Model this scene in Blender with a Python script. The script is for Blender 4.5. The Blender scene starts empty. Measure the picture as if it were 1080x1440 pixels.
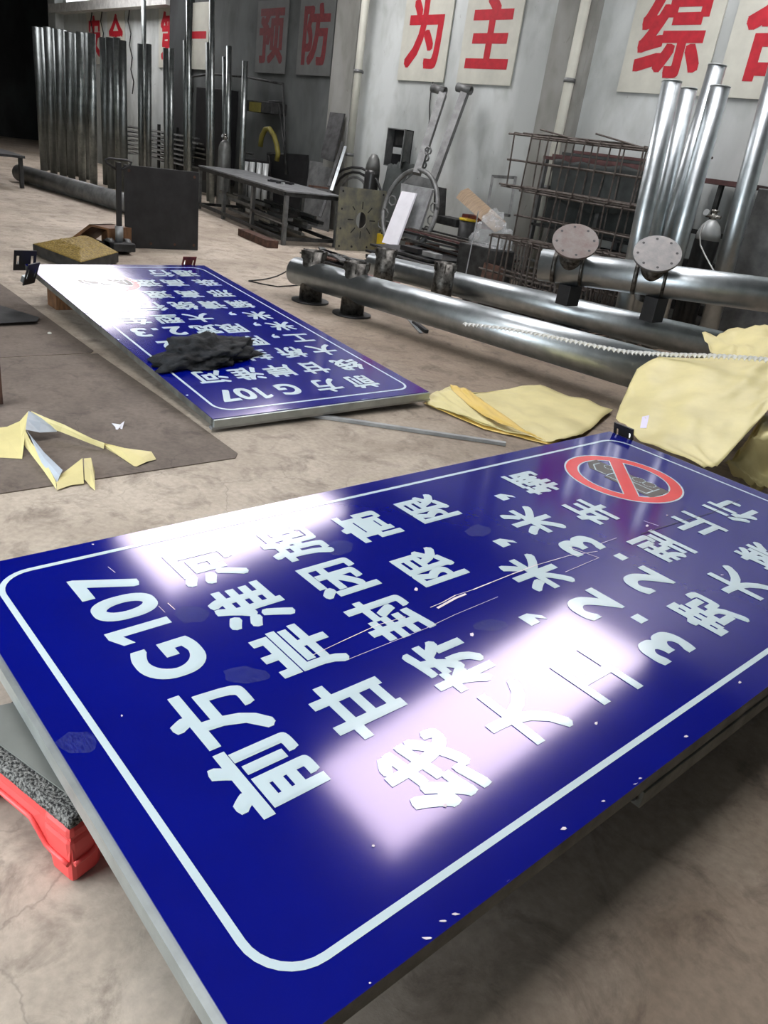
import bpy, bmesh, math, random
from mathutils import Vector, Matrix, Quaternion
R = random.Random(7)
sc = bpy.context.scene
COL = sc.collection

# ------------------------------------------------------------------ camera
F = 1080.0
CH = 1.5
_up = Vector((0.1335, -.8955, -.4235)).normalized()
def _cv(x, y): return Vector(((x - 540) / F, (y - 720) / F, 1.0))
_wx = _cv(-480, 60); _wx = -(_wx - _wx.dot(_up) * _up); _wx.normalize()
_wy = _up.cross(_wx)
RM = Matrix((_wx, _wy, _up))                      # camera coords (x right, y down, z forward) -> world
EYE = Vector((0, 0, CH))
def ray(x, y): return RM @ _cv(x, y)
def at(x, y, z=0.0):                              # point of height z seen at photo pixel x, y
    r = ray(x, y); return EYE + r * ((z - CH) / r.z)
def onY(x, y, Y):                                 # point of the vertical plane Y seen at the pixel
    r = ray(x, y); return EYE + r * (Y / r.y)
def dep(x, y, d): return EYE + ray(x, y) * d
def floorY(x, Y):                                 # floor point on plane Y in pixel column x
    a, b = 235.0, 700.0
    for _ in range(50):
        m = (a + b) / 2
        if onY(x, m, Y).z > 0: a = m
        else: b = m
    return onY(x, a, Y)
cd = bpy.data.cameras.new('camera'); cam = bpy.data.objects.new('camera', cd); COL.objects.link(cam)
cd.sensor_fit = 'HORIZONTAL'; cd.sensor_width = 36; cd.lens = 36 * F / 1080; cd.clip_end = 200
c0, c1, c2 = RM.col[0], RM.col[1], RM.col[2]
M4 = Matrix((c0, -c1, -c2)).transposed().to_4x4(); M4.translation = EYE
cam.matrix_world = M4
sc.camera = cam

# ------------------------------------------------------------------ light and exposure
sc.view_settings.view_transform = 'Standard'; sc.view_settings.look = 'None'
sc.view_settings.exposure = -0.22; sc.view_settings.gamma = 1.0; sc.view_settings.use_curve_mapping = False
W = bpy.data.worlds.new('sky'); sc.world = W; W.use_nodes = True
W.node_tree.nodes['Background'].inputs[0].default_value = (0.86, 0.93, 1.0, 1)
W.node_tree.nodes['Background'].inputs[1].default_value = 9.5
SKYLIGHT = 13.0
def area(name, loc, rot, sx, sy, power, col=(1, 1, 1), portal=False):
    l = bpy.data.lights.new(name, 'AREA'); l.shape = 'RECTANGLE'; l.size = sx; l.size_y = sy; l.energy = power; l.color = col
    o = bpy.data.objects.new(name, l); o.location = loc; o.rotation_euler = rot; COL.objects.link(o)
    if portal: l.cycles.is_portal = True
    return o
DOORS_F = [(-4.6, -.9, 3.8)]      # openings x0, x1, height in the front wall at Y = FY
FY, RX = -2.9, 6.0
for (a, b, h) in DOORS_F:
    area('daylight_portal', ((a + b) / 2, FY - .05, h / 2), (math.radians(90), 0, 0), b - a, h, 1, portal=True)

# ------------------------------------------------------------------ materials
def mat(name, col, rough=.6, metal=0., var=.12, scale=6., bump=0., bscale=40., col2=None, spec=None, emit=0., alpha=None, trans=0., stretch=None, f2=(.35, .65), detail=6, tint=None):
    m = bpy.data.materials.new(name); m.use_nodes = True
    nt = m.node_tree; N = nt.nodes; L = nt.links; b = N['Principled BSDF']
    tc = N.new('ShaderNodeTexCoord'); mp = N.new('ShaderNodeMapping')
    L.new(tc.outputs['Object'], mp.inputs[0])
    if stretch: mp.inputs['Scale'].default_value = stretch
    nz = N.new('ShaderNodeTexNoise'); nz.inputs['Scale'].default_value = scale; nz.inputs['Detail'].default_value = detail; nz.inputs['Roughness'].default_value = .6
    L.new(mp.outputs[0], nz.inputs['Vector'])
    rp = N.new('ShaderNodeValToRGB')
    c2_ = col2 or tuple(max(0, c * (1 - 2 * var)) for c in col)
    c1_ = col if col2 else tuple(min(1, c * (1 + var)) for c in col)
    rp.color_ramp.elements[0].position = f2[0]; rp.color_ramp.elements[1].position = f2[1]
    rp.color_ramp.elements[0].color = (*c2_, 1); rp.color_ramp.elements[1].color = (*c1_, 1)
    L.new(nz.outputs['Fac'], rp.inputs[0]); L.new(rp.outputs[0], b.inputs['Base Color'])
    b.inputs['Roughness'].default_value = rough; b.inputs['Metallic'].default_value = metal
    if spec is not None: b.inputs['Specular IOR Level'].default_value = spec
    if bump:
        n2 = N.new('ShaderNodeTexNoise'); n2.inputs['Scale'].default_value = bscale; n2.inputs['Detail'].default_value = 4
        L.new(mp.outputs[0], n2.inputs['Vector'])
        bp = N.new('ShaderNodeBump'); bp.inputs['Strength'].default_value = bump; bp.inputs['Distance'].default_value = .01
        L.new(n2.outputs['Fac'], bp.inputs['Height']); L.new(bp.outputs[0], b.inputs['Normal'])
    if emit:
        b.inputs['Emission Color'].default_value = (*col, 1); b.inputs['Emission Strength'].default_value = emit
    if alpha is not None: b.inputs['Alpha'].default_value = alpha
    if tint: b.inputs['Specular Tint'].default_value = (*tint, 1)
    if trans: b.inputs['Transmission Weight'].default_value = trans
    m['nz'] = 1
    return m

def concrete(name, light, dark, stain, crack=True, shade_dirt=False):
    m = bpy.data.materials.new(name); m.use_nodes = True
    nt = m.node_tree; N = nt.nodes; L = nt.links; b = N['Principled BSDF']
    geo = N.new('ShaderNodeNewGeometry')
    def noise(s, d=8, r=.6, dist=0.):
        n = N.new('ShaderNodeTexNoise'); n.inputs['Scale'].default_value = s; n.inputs['Detail'].default_value = d
        n.inputs['Roughness'].default_value = r; n.inputs['Distortion'].default_value = dist
        L.new(geo.outputs['Position'], n.inputs['Vector']); return n
    def ramp(src, a, c, ca=(0, 0, 0), cb=(1, 1, 1)):
        r = N.new('ShaderNodeValToRGB'); r.color_ramp.elements[0].position = a; r.color_ramp.elements[1].position = c
        r.color_ramp.elements[0].color = (*ca, 1); r.color_ramp.elements[1].color = (*cb, 1); L.new(src, r.inputs[0]); return r
    def mix(fac, a, c, mode='MIX'):
        x = N.new('ShaderNodeMix'); x.data_type = 'RGBA'; x.blend_type = mode
        if isinstance(fac, float): x.inputs[0].default_value = fac
        else: L.new(fac, x.inputs[0])
        for k, v in ((6, a), (7, c)):
            if isinstance(v, tuple): x.inputs[k].default_value = (*v, 1)
            else: L.new(v, x.inputs[k])
        return x.outputs[2]
    n1 = noise(1.1, 10, .62, .4); n2 = noise(5.5, 10, .7, .6); n3 = noise(38, 4); n4 = noise(.45, 5)
    base = ramp(n1.outputs['Fac'], .36, .62, dark, light).outputs[0]
    base = mix(ramp(n2.outputs['Fac'], .5, .72).outputs[0], base, stain)
    base = mix(ramp(n3.outputs['Fac'], .35, .7, (.8, .8, .8), (1.12, 1.1, 1.08)).outputs[0], base, base)
    sp = ramp(n3.outputs['Fac'], .3, .75, (.82, .82, .82), (1.1, 1.1, 1.1))
    base = mix(1.0, base, sp.outputs[0], 'MULTIPLY')
    big = ramp(n4.outputs['Fac'], .35, .65, (.86, .84, .82), (1.06, 1.06, 1.06))
    base = mix(1.0, base, big.outputs[0], 'MULTIPLY')
    if shade_dirt:
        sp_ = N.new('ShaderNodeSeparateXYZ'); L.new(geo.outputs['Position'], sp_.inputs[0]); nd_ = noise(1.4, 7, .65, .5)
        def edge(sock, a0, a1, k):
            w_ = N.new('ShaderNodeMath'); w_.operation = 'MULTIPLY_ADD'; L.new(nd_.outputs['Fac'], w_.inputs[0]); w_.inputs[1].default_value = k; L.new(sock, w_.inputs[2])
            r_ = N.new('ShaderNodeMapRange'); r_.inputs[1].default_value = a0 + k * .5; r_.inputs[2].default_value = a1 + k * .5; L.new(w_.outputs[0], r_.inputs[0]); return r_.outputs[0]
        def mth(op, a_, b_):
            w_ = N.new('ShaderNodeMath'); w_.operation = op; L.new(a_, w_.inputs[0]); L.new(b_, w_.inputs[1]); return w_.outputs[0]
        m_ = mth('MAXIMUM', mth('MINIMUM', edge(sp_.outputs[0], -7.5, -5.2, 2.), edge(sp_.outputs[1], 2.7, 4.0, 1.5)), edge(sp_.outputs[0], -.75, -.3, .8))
        base = mix(m_, base, mix(1.0, base, (.56, .51, .47), 'MULTIPLY'))  # sign's shade at right, worn brown floor by the pipes, painted into the colour
    if crack:
        dn = noise(2.2, 6); va = N.new('ShaderNodeMixRGB'); va.inputs[0].default_value = .22
        L.new(geo.outputs['Position'], va.inputs[1]); L.new(dn.outputs['Color'], va.inputs[2])
        vo = N.new('ShaderNodeTexVoronoi'); vo.feature = 'DISTANCE_TO_EDGE'; vo.inputs['Scale'].default_value = 2.3
        L.new(va.outputs[0], vo.inputs['Vector'])
        cr = ramp(vo.outputs['Distance'], .0, .008, (1, 1, 1), (0, 0, 0))
        msk = ramp(n4.outputs['Fac'], .47, .56)
        mm = N.new('ShaderNodeMath'); mm.operation = 'MULTIPLY'; L.new(cr.outputs[0], mm.inputs[0]); L.new(msk.outputs[0], mm.inputs[1])
        m3 = N.new('ShaderNodeMath'); m3.operation = 'MULTIPLY'; L.new(mm.outputs[0], m3.inputs[0]); m3.inputs[1].default_value = .45
        base = mix(m3.outputs[0], base, tuple(c * .45 for c in dark))
    L.new(base, b.inputs['Base Color'])
    b.inputs['Roughness'].default_value = .72; b.inputs['Specular IOR Level'].default_value = .3
    bp = N.new('ShaderNodeBump'); bp.inputs['Strength'].default_value = .35; bp.inputs['Distance'].default_value = .006
    L.new(n2.outputs['Fac'], bp.inputs['Height']); L.new(bp.outputs[0], b.inputs['Normal'])
    return m

def plaster(name, col, grime, gz=1.2, soot=None):
    m = bpy.data.materials.new(name); m.use_nodes = True
    nt = m.node_tree; N = nt.nodes; L = nt.links; b = N['Principled BSDF']
    geo = N.new('ShaderNodeNewGeometry')
    mp = N.new('ShaderNodeMapping'); mp.inputs['Scale'].default_value = (1, 1, .55); L.new(geo.outputs['Position'], mp.inputs[0])
    def noise(s, d=8, dist=.3):
        n = N.new('ShaderNodeTexNoise'); n.inputs['Scale'].default_value = s; n.inputs['Detail'].default_value = d; n.inputs['Distortion'].default_value = dist
        L.new(mp.outputs[0], n.inputs['Vector']); return n.outputs['Fac']
    def ramp(src, a, c, ca, cb):
        r = N.new('ShaderNodeValToRGB'); r.color_ramp.elements[0].position = a; r.color_ramp.elements[1].position = c
        r.color_ramp.elements[0].color = (*ca, 1); r.color_ramp.elements[1].color = (*cb, 1); L.new(src, r.inputs[0]); return r.outputs[0]
    def mul(a, c):
        x = N.new('ShaderNodeMix'); x.data_type = 'RGBA'; x.blend_type = 'MULTIPLY'; x.inputs[0].default_value = 1
        L.new(a, x.inputs[6]); L.new(c, x.inputs[7]); return x.outputs[2]
    w1 = (1, 1, 1)
    g = tuple(x / max(y, .01) for x, y in zip(grime, col))
    c = ramp(noise(.9), .38, .6, grime, col)
    c = mul(c, ramp(noise(3.5, 10), .32, .5, (.84, .84, .82), w1))
    c = mul(c, ramp(noise(14, 6, 1.), .24, .30, (.7, .68, .66), w1))
    sep = N.new('ShaderNodeSeparateXYZ'); L.new(geo.outputs['Position'], sep.inputs[0])
    ad = N.new('ShaderNodeMath'); ad.operation = 'MULTIPLY_ADD'; L.new(noise(1.3), ad.inputs[0]); ad.inputs[1].default_value = 1.4; L.new(sep.outputs[2], ad.inputs[2])
    mr = N.new('ShaderNodeMapRange'); mr.inputs[1].default_value = .5; mr.inputs[2].default_value = gz + .9; L.new(ad.outputs[0], mr.inputs[0])
    c = mul(c, ramp(mr.outputs[0], 0, 1, (.62, .62, .6), w1))
    L.new(c, b.inputs['Base Color']); b.inputs['Roughness'].default_value = .9; b.inputs['Specular IOR Level'].default_value = .2
    bp = N.new('ShaderNodeBump'); bp.inputs['Strength'].default_value = .25; bp.inputs['Distance'].default_value = .01
    L.new(noise(9, 8), bp.inputs['Height']); L.new(bp.outputs[0], b.inputs['Normal'])
    return m

MT = dict(
    floor=concrete('concrete_floor', (.56, .49, .40), (.37, .315, .25), (.22, .18, .145), shade_dirt=True),
    slab=concrete('stained_concrete', (.20, .165, .135), (.135, .11, .09), (.10, .08, .065)),
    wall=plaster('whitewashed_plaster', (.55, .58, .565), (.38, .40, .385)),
    darker=plaster('darker_plaster', (.13, .14, .137), (.075, .08, .078)),
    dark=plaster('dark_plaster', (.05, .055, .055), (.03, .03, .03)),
    pil=plaster('grey_concrete_pilaster', (.34, .34, .32), (.2, .2, .18)),
    roof=mat('corrugated_roof', (.10, .105, .10), .7),
    beam=mat('whitewashed_beam', (.6, .6, .57), .8),
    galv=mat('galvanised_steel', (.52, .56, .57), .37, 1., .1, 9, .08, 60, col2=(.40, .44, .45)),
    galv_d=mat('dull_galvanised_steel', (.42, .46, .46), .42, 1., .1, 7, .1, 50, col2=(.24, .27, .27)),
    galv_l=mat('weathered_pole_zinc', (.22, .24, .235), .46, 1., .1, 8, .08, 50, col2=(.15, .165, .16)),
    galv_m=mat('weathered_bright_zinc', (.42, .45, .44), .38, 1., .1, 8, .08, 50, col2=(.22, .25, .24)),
    zinc=mat('grey_zinc', (.33, .34, .34), .5, .6, .12, 8),
    weld=mat('burnt_steel', (.16, .155, .14), .45, .9, .3, 22, .2, 40, col2=(.03, .028, .025)),
    plate=mat('scaled_steel_plate', (.15, .148, .145), .55, .4, .2, 14, .1, 60, col2=(.2, .19, .18)),
    rustplate=mat('rust_tinted_plate', (.16, .145, .135), .6, .3, .2, 9, .1, 60, col2=(.125, .09, .078)),
    black=mat('black_painted_steel', (.018, .018, .019), .5, .2, .2),
    dsteel=mat('dark_steel', (.045, .046, .045), .55, .5, .3, 8),
    gsteel=mat('grey_painted_steel', (.15, .154, .15), .5, .3, .2, 6),
    tabletop=mat('worn_table_steel', (.30, .31, .315), .42, .5, .2, 5),
    rebar=mat('rusty_rebar', (.13, .115, .10), .6, .5, .3, 15, col2=(.06, .045, .038)),
    rust=mat('rust', (.09, .045, .03), .8, .2, .3, 12, .2),
    primer=mat('red_primer', (.16, .035, .025), .6, .1, .25, 15),
    al=mat('aluminium_edge', (.40, .44, .43), .4, .7, .08, 10),
    frame=mat('steel_channel', (.17, .17, .15), .5, .5, .2, 10, .1),
    blue=mat('reflective_blue_film', (.0, .004, .20), .10, 0, .06, 3, .03, 2.2, col2=(.0, .003, .17), spec=.9, tint=(1, .80, .98)),
    white=mat('reflective_white_film', (.58, .70, .73), .12, 0, .02, 3, spec=.7),
    pinkish=mat('torn_film', (.85, .75, .8), .5, 0, .1),
    red=mat('red_paint', (.42, .010, .022), .6, 0, .1, 10),
    signred=mat('reflective_red_film', (.75, .045, .05), .2, 0, .03, spec=.6),
    signbrown=mat('brown_symbol_film', (.05, .04, .03), .3, 0, .1),
    board=mat('cream_board', (.50, .50, .43), .6, 0, .07, 2),
    boarddark=mat('darker_board', (.10, .105, .10), .7, 0, .12, 2),
    reddark=mat('darker_red_paint', (.12, .010, .012), .7, 0, .15, 10),
    yellow=mat('yellow_release_paper', (.66, .58, .27), .5, 0, .06, 3, .15, 6),
    yellow_d=mat('deep_yellow_paper', (.68, .48, .12), .5, 0, .06, 3),
    lilac=mat('lilac_tape', (.66, .62, .80), .4, 0, .05),
    bluegrey=mat('glossy_liner_side', (.42, .47, .52), .3, 0, .1),
    plastic=mat('red_plastic', (.80, .085, .08), .42, 0, .05, 6, .05, 30),
    mat_=mat('speckled_bristle', (.28, .28, .26), .95, 0, 1, 160, 1., 160, col2=(.02, .02, .02), f2=(.42, .58)),
    greysheet=mat('grey_sheet', (.20, .21, .19), .4, 0, .08, 4),
    cloth=mat('black_cloth', (.012, .014, .016), .85, 0, .5, 14, .5, 50),
    wood=mat('brown_wood', (.16, .075, .03), .6, 0, .2, 8, .1, 30, stretch=(1, 6, 1)),
    plank=mat('pale_wood', (.28, .20, .125), .7, 0, .12, 6, .1, 30, stretch=(6, 1, 1)),
    mesh_y=mat('brass_swarf', (.32, .22, .035), .6, .2, .4, 45, .8, 60, col2=(.13, .085, .015)),
    bag=mat('clear_plastic_bag', (.6, .62, .62), .25, 0, .1, 10, alpha=.3),
    tarp=mat('dark_tarpaulin', (.04, .046, .043), .8, 0, .2, 5, .3, 12),
    redbrown=mat('red_brown_board', (.10, .045, .042), .6, 0, .2, 10),
    rubber=mat('black_rubber', (.015, .015, .015), .6, 0, .1),
    yellowplastic=mat('yellow_plastic', (.75, .52, .02), .4, 0, .08),
    whitepanel=mat('white_panel', (.80, .80, .84), .35, 0, .03),
    brick=mat('pink_brick', (.46, .28, .28), .8, 0, .15, 12),
    bottle=mat('dark_cylinder_paint', (.035, .035, .034), .3, .3, .2),
    greybottle=mat('grey_cylinder_paint', (.16, .165, .155), .4, .3, .15),
    cap=mat('pale_cylinder_paint', (.42, .44, .43), .4, .2, .05),
    brass=mat('chrome_valve', (.55, .53, .48), .25, .9, .1),
    rope=mat('white_twisted_strip', (.85, .85, .82), .45, 0, .05),
    skyl=mat('skylight_sheet', (1, .97, 1), .4, emit=SKYLIGHT),
    winl=mat('window_daylight', (.95, .98, 1), .4, emit=2.2),
    disc=mat('dark_flange', (.05, .05, .05), .5, .6, .2),
    greenb=mat('plate_scale', (.30, .29, .20), .5, .5, .3, 6, .1, 50, col2=(.16, .16, .15)),
)
galv = MT['galv']

# ------------------------------------------------------------------ helpers
class MB:
    def __init__(s): s.b = bmesh.new()
    def quadpts(s, p):
        s.b.faces.new([s.b.verts.new(q) for q in p]); return s
    def prism(s, bot, top):
        n = len(bot); a = [s.b.verts.new(q) for q in bot]; c = [s.b.verts.new(q) for q in top]
        s.b.faces.new(a[::-1]); s.b.faces.new(c)
        for i in range(n): s.b.faces.new((a[i], a[(i + 1) % n], c[(i + 1) % n], c[i]))
        return s
    def poly(s, pts, z0, z1): return s.prism([(x, y, z0) for x, y in pts], [(x, y, z1) for x, y in pts])
    def box(s, x0, x1, y0, y1, z0, z1, M=None):
        p = [(x0, y0), (x1, y0), (x1, y1), (x0, y1)]
        if M is None: return s.poly(p, z0, z1)
        return s.prism([M @ Vector((x, y, z0)) for x, y in p], [M @ Vector((x, y, z1)) for x, y in p])
    def bar(s, a, b, w, h=None, up=(0, 0, 1)):
        a, b = Vector(a), Vector(b); d = (b - a).normalized(); h = h or w
        u = Vector(up); 
        if abs(d.dot(u)) > .95: u = Vector((1, 0, 0))
        x = d.cross(u).normalized(); y = x.cross(d)
        o = [(-1, -1), (1, -1), (1, 1), (-1, 1)]
        return s.prism([a + x * i * w / 2 + y * j * h / 2 for i, j in o], [b + x * i * w / 2 + y * j * h / 2 for i, j in o])
    def tube(s, pts, r, n=12, caps=True, rs=None):
        pts = [Vector(p) for p in pts]; rings = []
        d0 = (pts[1] - pts[0]).normalized(); u = Vector((0, 0, 1)) if abs(d0.z) < .9 else Vector((1, 0, 0))
        x = d0.cross(u).normalized()
        for i, p in enumerate(pts):
            if i == 0: d = pts[1] - pts[0]
            elif i == len(pts) - 1: d = pts[-1] - pts[-2]
            else: d = pts[i + 1] - pts[i - 1]
            d.normalize(); x = (x - d * x.dot(d)).normalized(); y = d.cross(x)
            rr = rs[i] if rs else r
            rings.append([s.b.verts.new(p + (x * math.cos(2 * math.pi * k / n) + y * math.sin(2 * math.pi * k / n)) * rr) for k in range(n)])
        for a, c in zip(rings, rings[1:]):
            for k in range(n): 
                f = s.b.faces.new((a[k], a[(k + 1) % n], c[(k + 1) % n], c[k])); f.smooth = n > 6
        if caps: s.b.faces.new(rings[0][::-1]); s.b.faces.new(rings[-1])
        return s
    def pipe(s, a, b, r, t=.006, n=28, r2=None):                # hollow, open ended
        a, b = Vector(a), Vector(b); d = (b - a).normalized(); u = Vector((0, 0, 1)) if abs(d.z) < .9 else Vector((1, 0, 0))
        x = d.cross(u).normalized(); y = d.cross(x); r2 = r2 or r
        def ring(p, q): return [s.b.verts.new(p + (x * math.cos(2 * math.pi * k / n) + y * math.sin(2 * math.pi * k / n)) * q) for k in range(n)]
        o1, o2, i2, i1 = ring(a, r), ring(b, r2), ring(b, r2 - t), ring(a, r - t)
        for A, B, sm in ((o1, o2, 1), (o2, i2, 0), (i2, i1, 1), (i1, o1, 0)):
            for k in range(n):
                f = s.b.faces.new((A[k], A[(k + 1) % n], B[(k + 1) % n], B[k])); f.smooth = bool(sm)
        return s
    def lathe(s, prof, c=(0, 0, 0), n=24, M=None):
        rings = []
        for r, z in prof:
            ring = []
            for k in range(n):
                v = Vector((r * math.cos(2 * math.pi * k / n), r * math.sin(2 * math.pi * k / n), z))
                v = (M @ v) if M else v + Vector(c); ring.append(s.b.verts.new(v))
            rings.append(ring)
        for a, d in zip(rings, rings[1:]):
            for k in range(n):
                f = s.b.faces.new((a[k], a[(k + 1) % n], d[(k + 1) % n], d[k])); f.smooth = True
        s.b.faces.new(rings[0][::-1]); s.b.faces.new(rings[-1]); return s
    def sheet(s, f, nu, nv, t=.0015):                            # grid surface f(u,v) with thickness
        g = [[s.b.verts.new(f(i / nu, j / nv)) for j in range(nv + 1)] for i in range(nu + 1)]
        for i in range(nu):
            for j in range(nv):
                fc = s.b.faces.new((g[i][j], g[i + 1][j], g[i + 1][j + 1], g[i][j + 1])); fc.smooth = True
        s.solid = t; return s
    solid = 0
    def build(s, name, m, parent=None, bevel=0, smooth=False, loc=None):
        bmesh.ops.recalc_face_normals(s.b, faces=s.b.faces)
        me = bpy.data.meshes.new(name); s.b.to_mesh(me); s.b.free()
        if isinstance(m, str): m = MT[m]
        me.materials.append(m)
        if smooth:
            for p in me.polygons: p.use_smooth = True
        o = bpy.data.objects.new(name, me); COL.objects.link(o)
        if parent:
            o.parent = parent
            if parent.matrix_parent_inverse: pass
        if bevel:
            md = o.modifiers.new('bevel', 'BEVEL'); md.width = bevel; md.segments = 2; md.limit_method = 'ANGLE'
        if s.solid:
            md = o.modifiers.new('solid', 'SOLIDIFY'); md.thickness = s.solid
        return o

def tag(o, label=None, cat=None, group=None, kind=None):
    if label: o['label'] = label
    if cat: o['category'] = cat
    if group: o['group'] = group
    if kind: o['kind'] = kind
    return o
def thing(name, label, cat, loc=(0, 0, 0), rz=0., group=None, M=None):
    o = bpy.data.objects.new(name, None); COL.objects.link(o); o.empty_display_size = .1
    if M is not None: o.matrix_world = M
    else: o.location = loc; o.rotation_euler = (0, 0, rz)
    return tag(o, label, cat, group)
def copy_tree(o, parent=None):
    c = o.copy(); COL.objects.link(c); c.parent = parent
    for ch in list(o.children): copy_tree(ch, c)
    return c
def struct(o): o['kind'] = 'structure'; return o
def frame3(o, x, y):                                             # matrix from origin, x dir, y dir
    x = Vector(x).normalized(); z = x.cross(Vector(y)).normalized(); y = z.cross(x)
    m = Matrix((x, y, z)).transposed().to_4x4(); m.translation = Vector(o); return m

_gc = {}
def glyph(ch, bold=.026):
    """outline of one character, emboldened by overlaying shifted copies, as vertex and face lists (1 em)"""
    if (ch, bold) in _gc: return _gc[(ch, bold)]
    if ch == '1':
        r = ([(.02, .02, 0), (.16, .02, 0), (.16, .76, 0), (.03, .76, 0), (-.14, .66, 0), (-.14, .53, 0), (.02, .60, 0)], [(0, 1, 2, 3, 6), (3, 4, 5, 6)])
        _gc[(ch, bold)] = r; return r
    c = bpy.data.curves.new('t', 'FONT'); c.body = ch; c.size = 1; c.align_x = 'CENTER'; c.resolution_u = 3 if ord(ch) > 999 else 8
    o = bpy.data.objects.new('t', c); COL.objects.link(o); bpy.context.view_layer.update()
    me = bpy.data.meshes.new_from_object(o.evaluated_get(bpy.context.evaluated_depsgraph_get()))
    bpy.data.objects.remove(o)
    V, Fc = [], []
    k = 0; b = bold
    q_ = (-1, -.5, 0, .5, 1); sh = [(b * i, b * j) for i in q_ for j in q_ if abs(i) == 1 or abs(j) == 1] + [(0, 0)]
    for dx, dy in sh if b else ((0, 0),):
        n = len(V); V += [(v.co.x + dx, v.co.y + dy, k * .00006) for v in me.vertices]
        Fc += [tuple(i + n for i in p.vertices) for p in me.polygons]; k += 1
    bpy.data.meshes.remove(me)
    _gc[(ch, bold)] = (V, Fc); return V, Fc
def add_glyph(ch, cx, cy, w, h, z, m, parent, name='character', bold=.026, xs=1.):
    V, Fc = glyph(ch, bold)
    if ord(ch) > 0x2e7f: ox, oy, s = 0, .36, 1.12
    else: ox, oy, s = 0, .36, 1.18
    me = bpy.data.meshes.new(name)
    me.from_pydata([(cx + (x - ox) * w * s * xs, cy + (y - oy) * h * s, z + q) for x, y, q in V], [], Fc); me.materials.append(MT[m] if isinstance(m, str) else m)
    o = bpy.data.objects.new(name, me); COL.objects.link(o); o.parent = parent
    return o

# ------------------------------------------------------------------ structure
WY = 9.3
XL, XR = -34.0, RX
EAVE = 4.9; SL = .22
def roofz(y): return EAVE + SL * (WY - y)
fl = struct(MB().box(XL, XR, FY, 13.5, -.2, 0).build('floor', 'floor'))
for a, b in ((-5.09, -3.15), (-8.9, -5.11)):
    MB().poly([(a, -1.2), (b, -1.2), (b + .0, 1.86), (b - .05, 1.9), ((a + b) / 2, 1.91), (a, 1.9)], 0, .005).build('concrete_slab', 'slab', fl)
# back wall in bays
wb = struct(MB().box(-12.3, XR, WY, WY + .25, 0, EAVE).build('wall_back', 'wall'))
MB().box(-19.0, -12.3, WY + .01, WY + .25, 0, EAVE).build('wall_bay', 'darker', wb)  # middle bay in a darker plaster colour than its neighbours
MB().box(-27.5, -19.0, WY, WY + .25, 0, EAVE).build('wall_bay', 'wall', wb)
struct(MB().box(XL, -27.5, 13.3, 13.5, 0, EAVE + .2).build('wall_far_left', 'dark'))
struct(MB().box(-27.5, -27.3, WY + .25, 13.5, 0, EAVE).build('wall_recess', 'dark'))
struct(MB().box(XL - .2, XL, FY, 13.5, 0, 8.5).build('wall_left', 'dark'))
struct(MB().box(XR, XR + .2, FY, WY + .25, 0, 8.5).build('wall_right', 'wall'))
mb = MB(); xs = XL
for (a, b, h) in DOORS_F:
    mb.box(xs, a, FY - .2, FY, 0, 8.5); mb.box(a, b, FY - .2, FY, h, 8.5); xs = b
mb.box(xs, XR, FY - .2, FY, 0, 8.5)
struct(mb.build('wall_front', 'wall'))
# roof in strips between skylights; ridge at the front
SK = [(-5.45, -3.95, 4.55, 9.1), (-12.2, -9.75, 4.7, 8.2), (-22.4, -17.8, 6.65, 8.3)]
SK_FILL = (-4.0, -1.5, -2.4, 1.0)  # added skylight over and behind the camera, put in to light the near floor
def roofpiece(mb, x0, x1, y0, y1, t=.06, o=0):
    return mb.prism([(x0, y0, roofz(y0) + o), (x1, y0, roofz(y0) + o), (x1, y1, roofz(y1) + o), (x0, y1, roofz(y1) + o)],
                    [(x0, y0, roofz(y0) + o + t), (x1, y0, roofz(y0) + o + t), (x1, y1, roofz(y1) + o + t), (x0, y1, roofz(y1) + o + t)])
mb = MB(); x = XR
for (a, b, y0, y1) in SK:
    roofpiece(mb, b, x, 1.0, WY); roofpiece(mb, a, b, 1.0, y0); roofpiece(mb, a, b, y1, WY); x = a
roofpiece(mb, XL, x, 1.0, WY)
roofpiece(mb, XL, SK_FILL[0], FY, 1.0); roofpiece(mb, SK_FILL[1], XR, FY, 1.0); roofpiece(mb, SK_FILL[0], SK_FILL[1], FY, SK_FILL[2])

mb.box(XL, -27.3, WY, 13.5, EAVE, EAVE + .06)
struct(mb.build('ceiling', 'roof'))
for i, (a, b, y0, y1) in enumerate(SK + [SK_FILL]):
    struct(roofpiece(MB(), a, b, y0, y1, .01, .02).build('window_%d' % (i + 1), 'skyl'))  # the last panel is the added fill, unseen from the camera
# pilasters, beams, clerestory
for i, (x0, x1, d, m) in enumerate(((-12.95, -12.3, .14, 'pil'), (-8.0, -7.35, .12, 'pil'), (-19.4, -18.6, .2, 'dark'), (-27.5, -26.9, .25, 'wall'))):
    struct(MB().box(x0, x1, WY - d, WY + .01, 0, EAVE).build('trim_%d' % (i + 1), m))
struct(MB().box(-27.3, -19.4, WY - .3, WY, 3.78, 4.0).build('trim_5', 'beam'))
for i, (x0, x1) in enumerate(((-26.6, -23.8), (-22.4, -19.6))):
    o = struct(MB().box(x0, x1, WY - .02, WY - .005, 4.02, 4.7).build('window_%d' % (5 + i), 'winl'))

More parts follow.
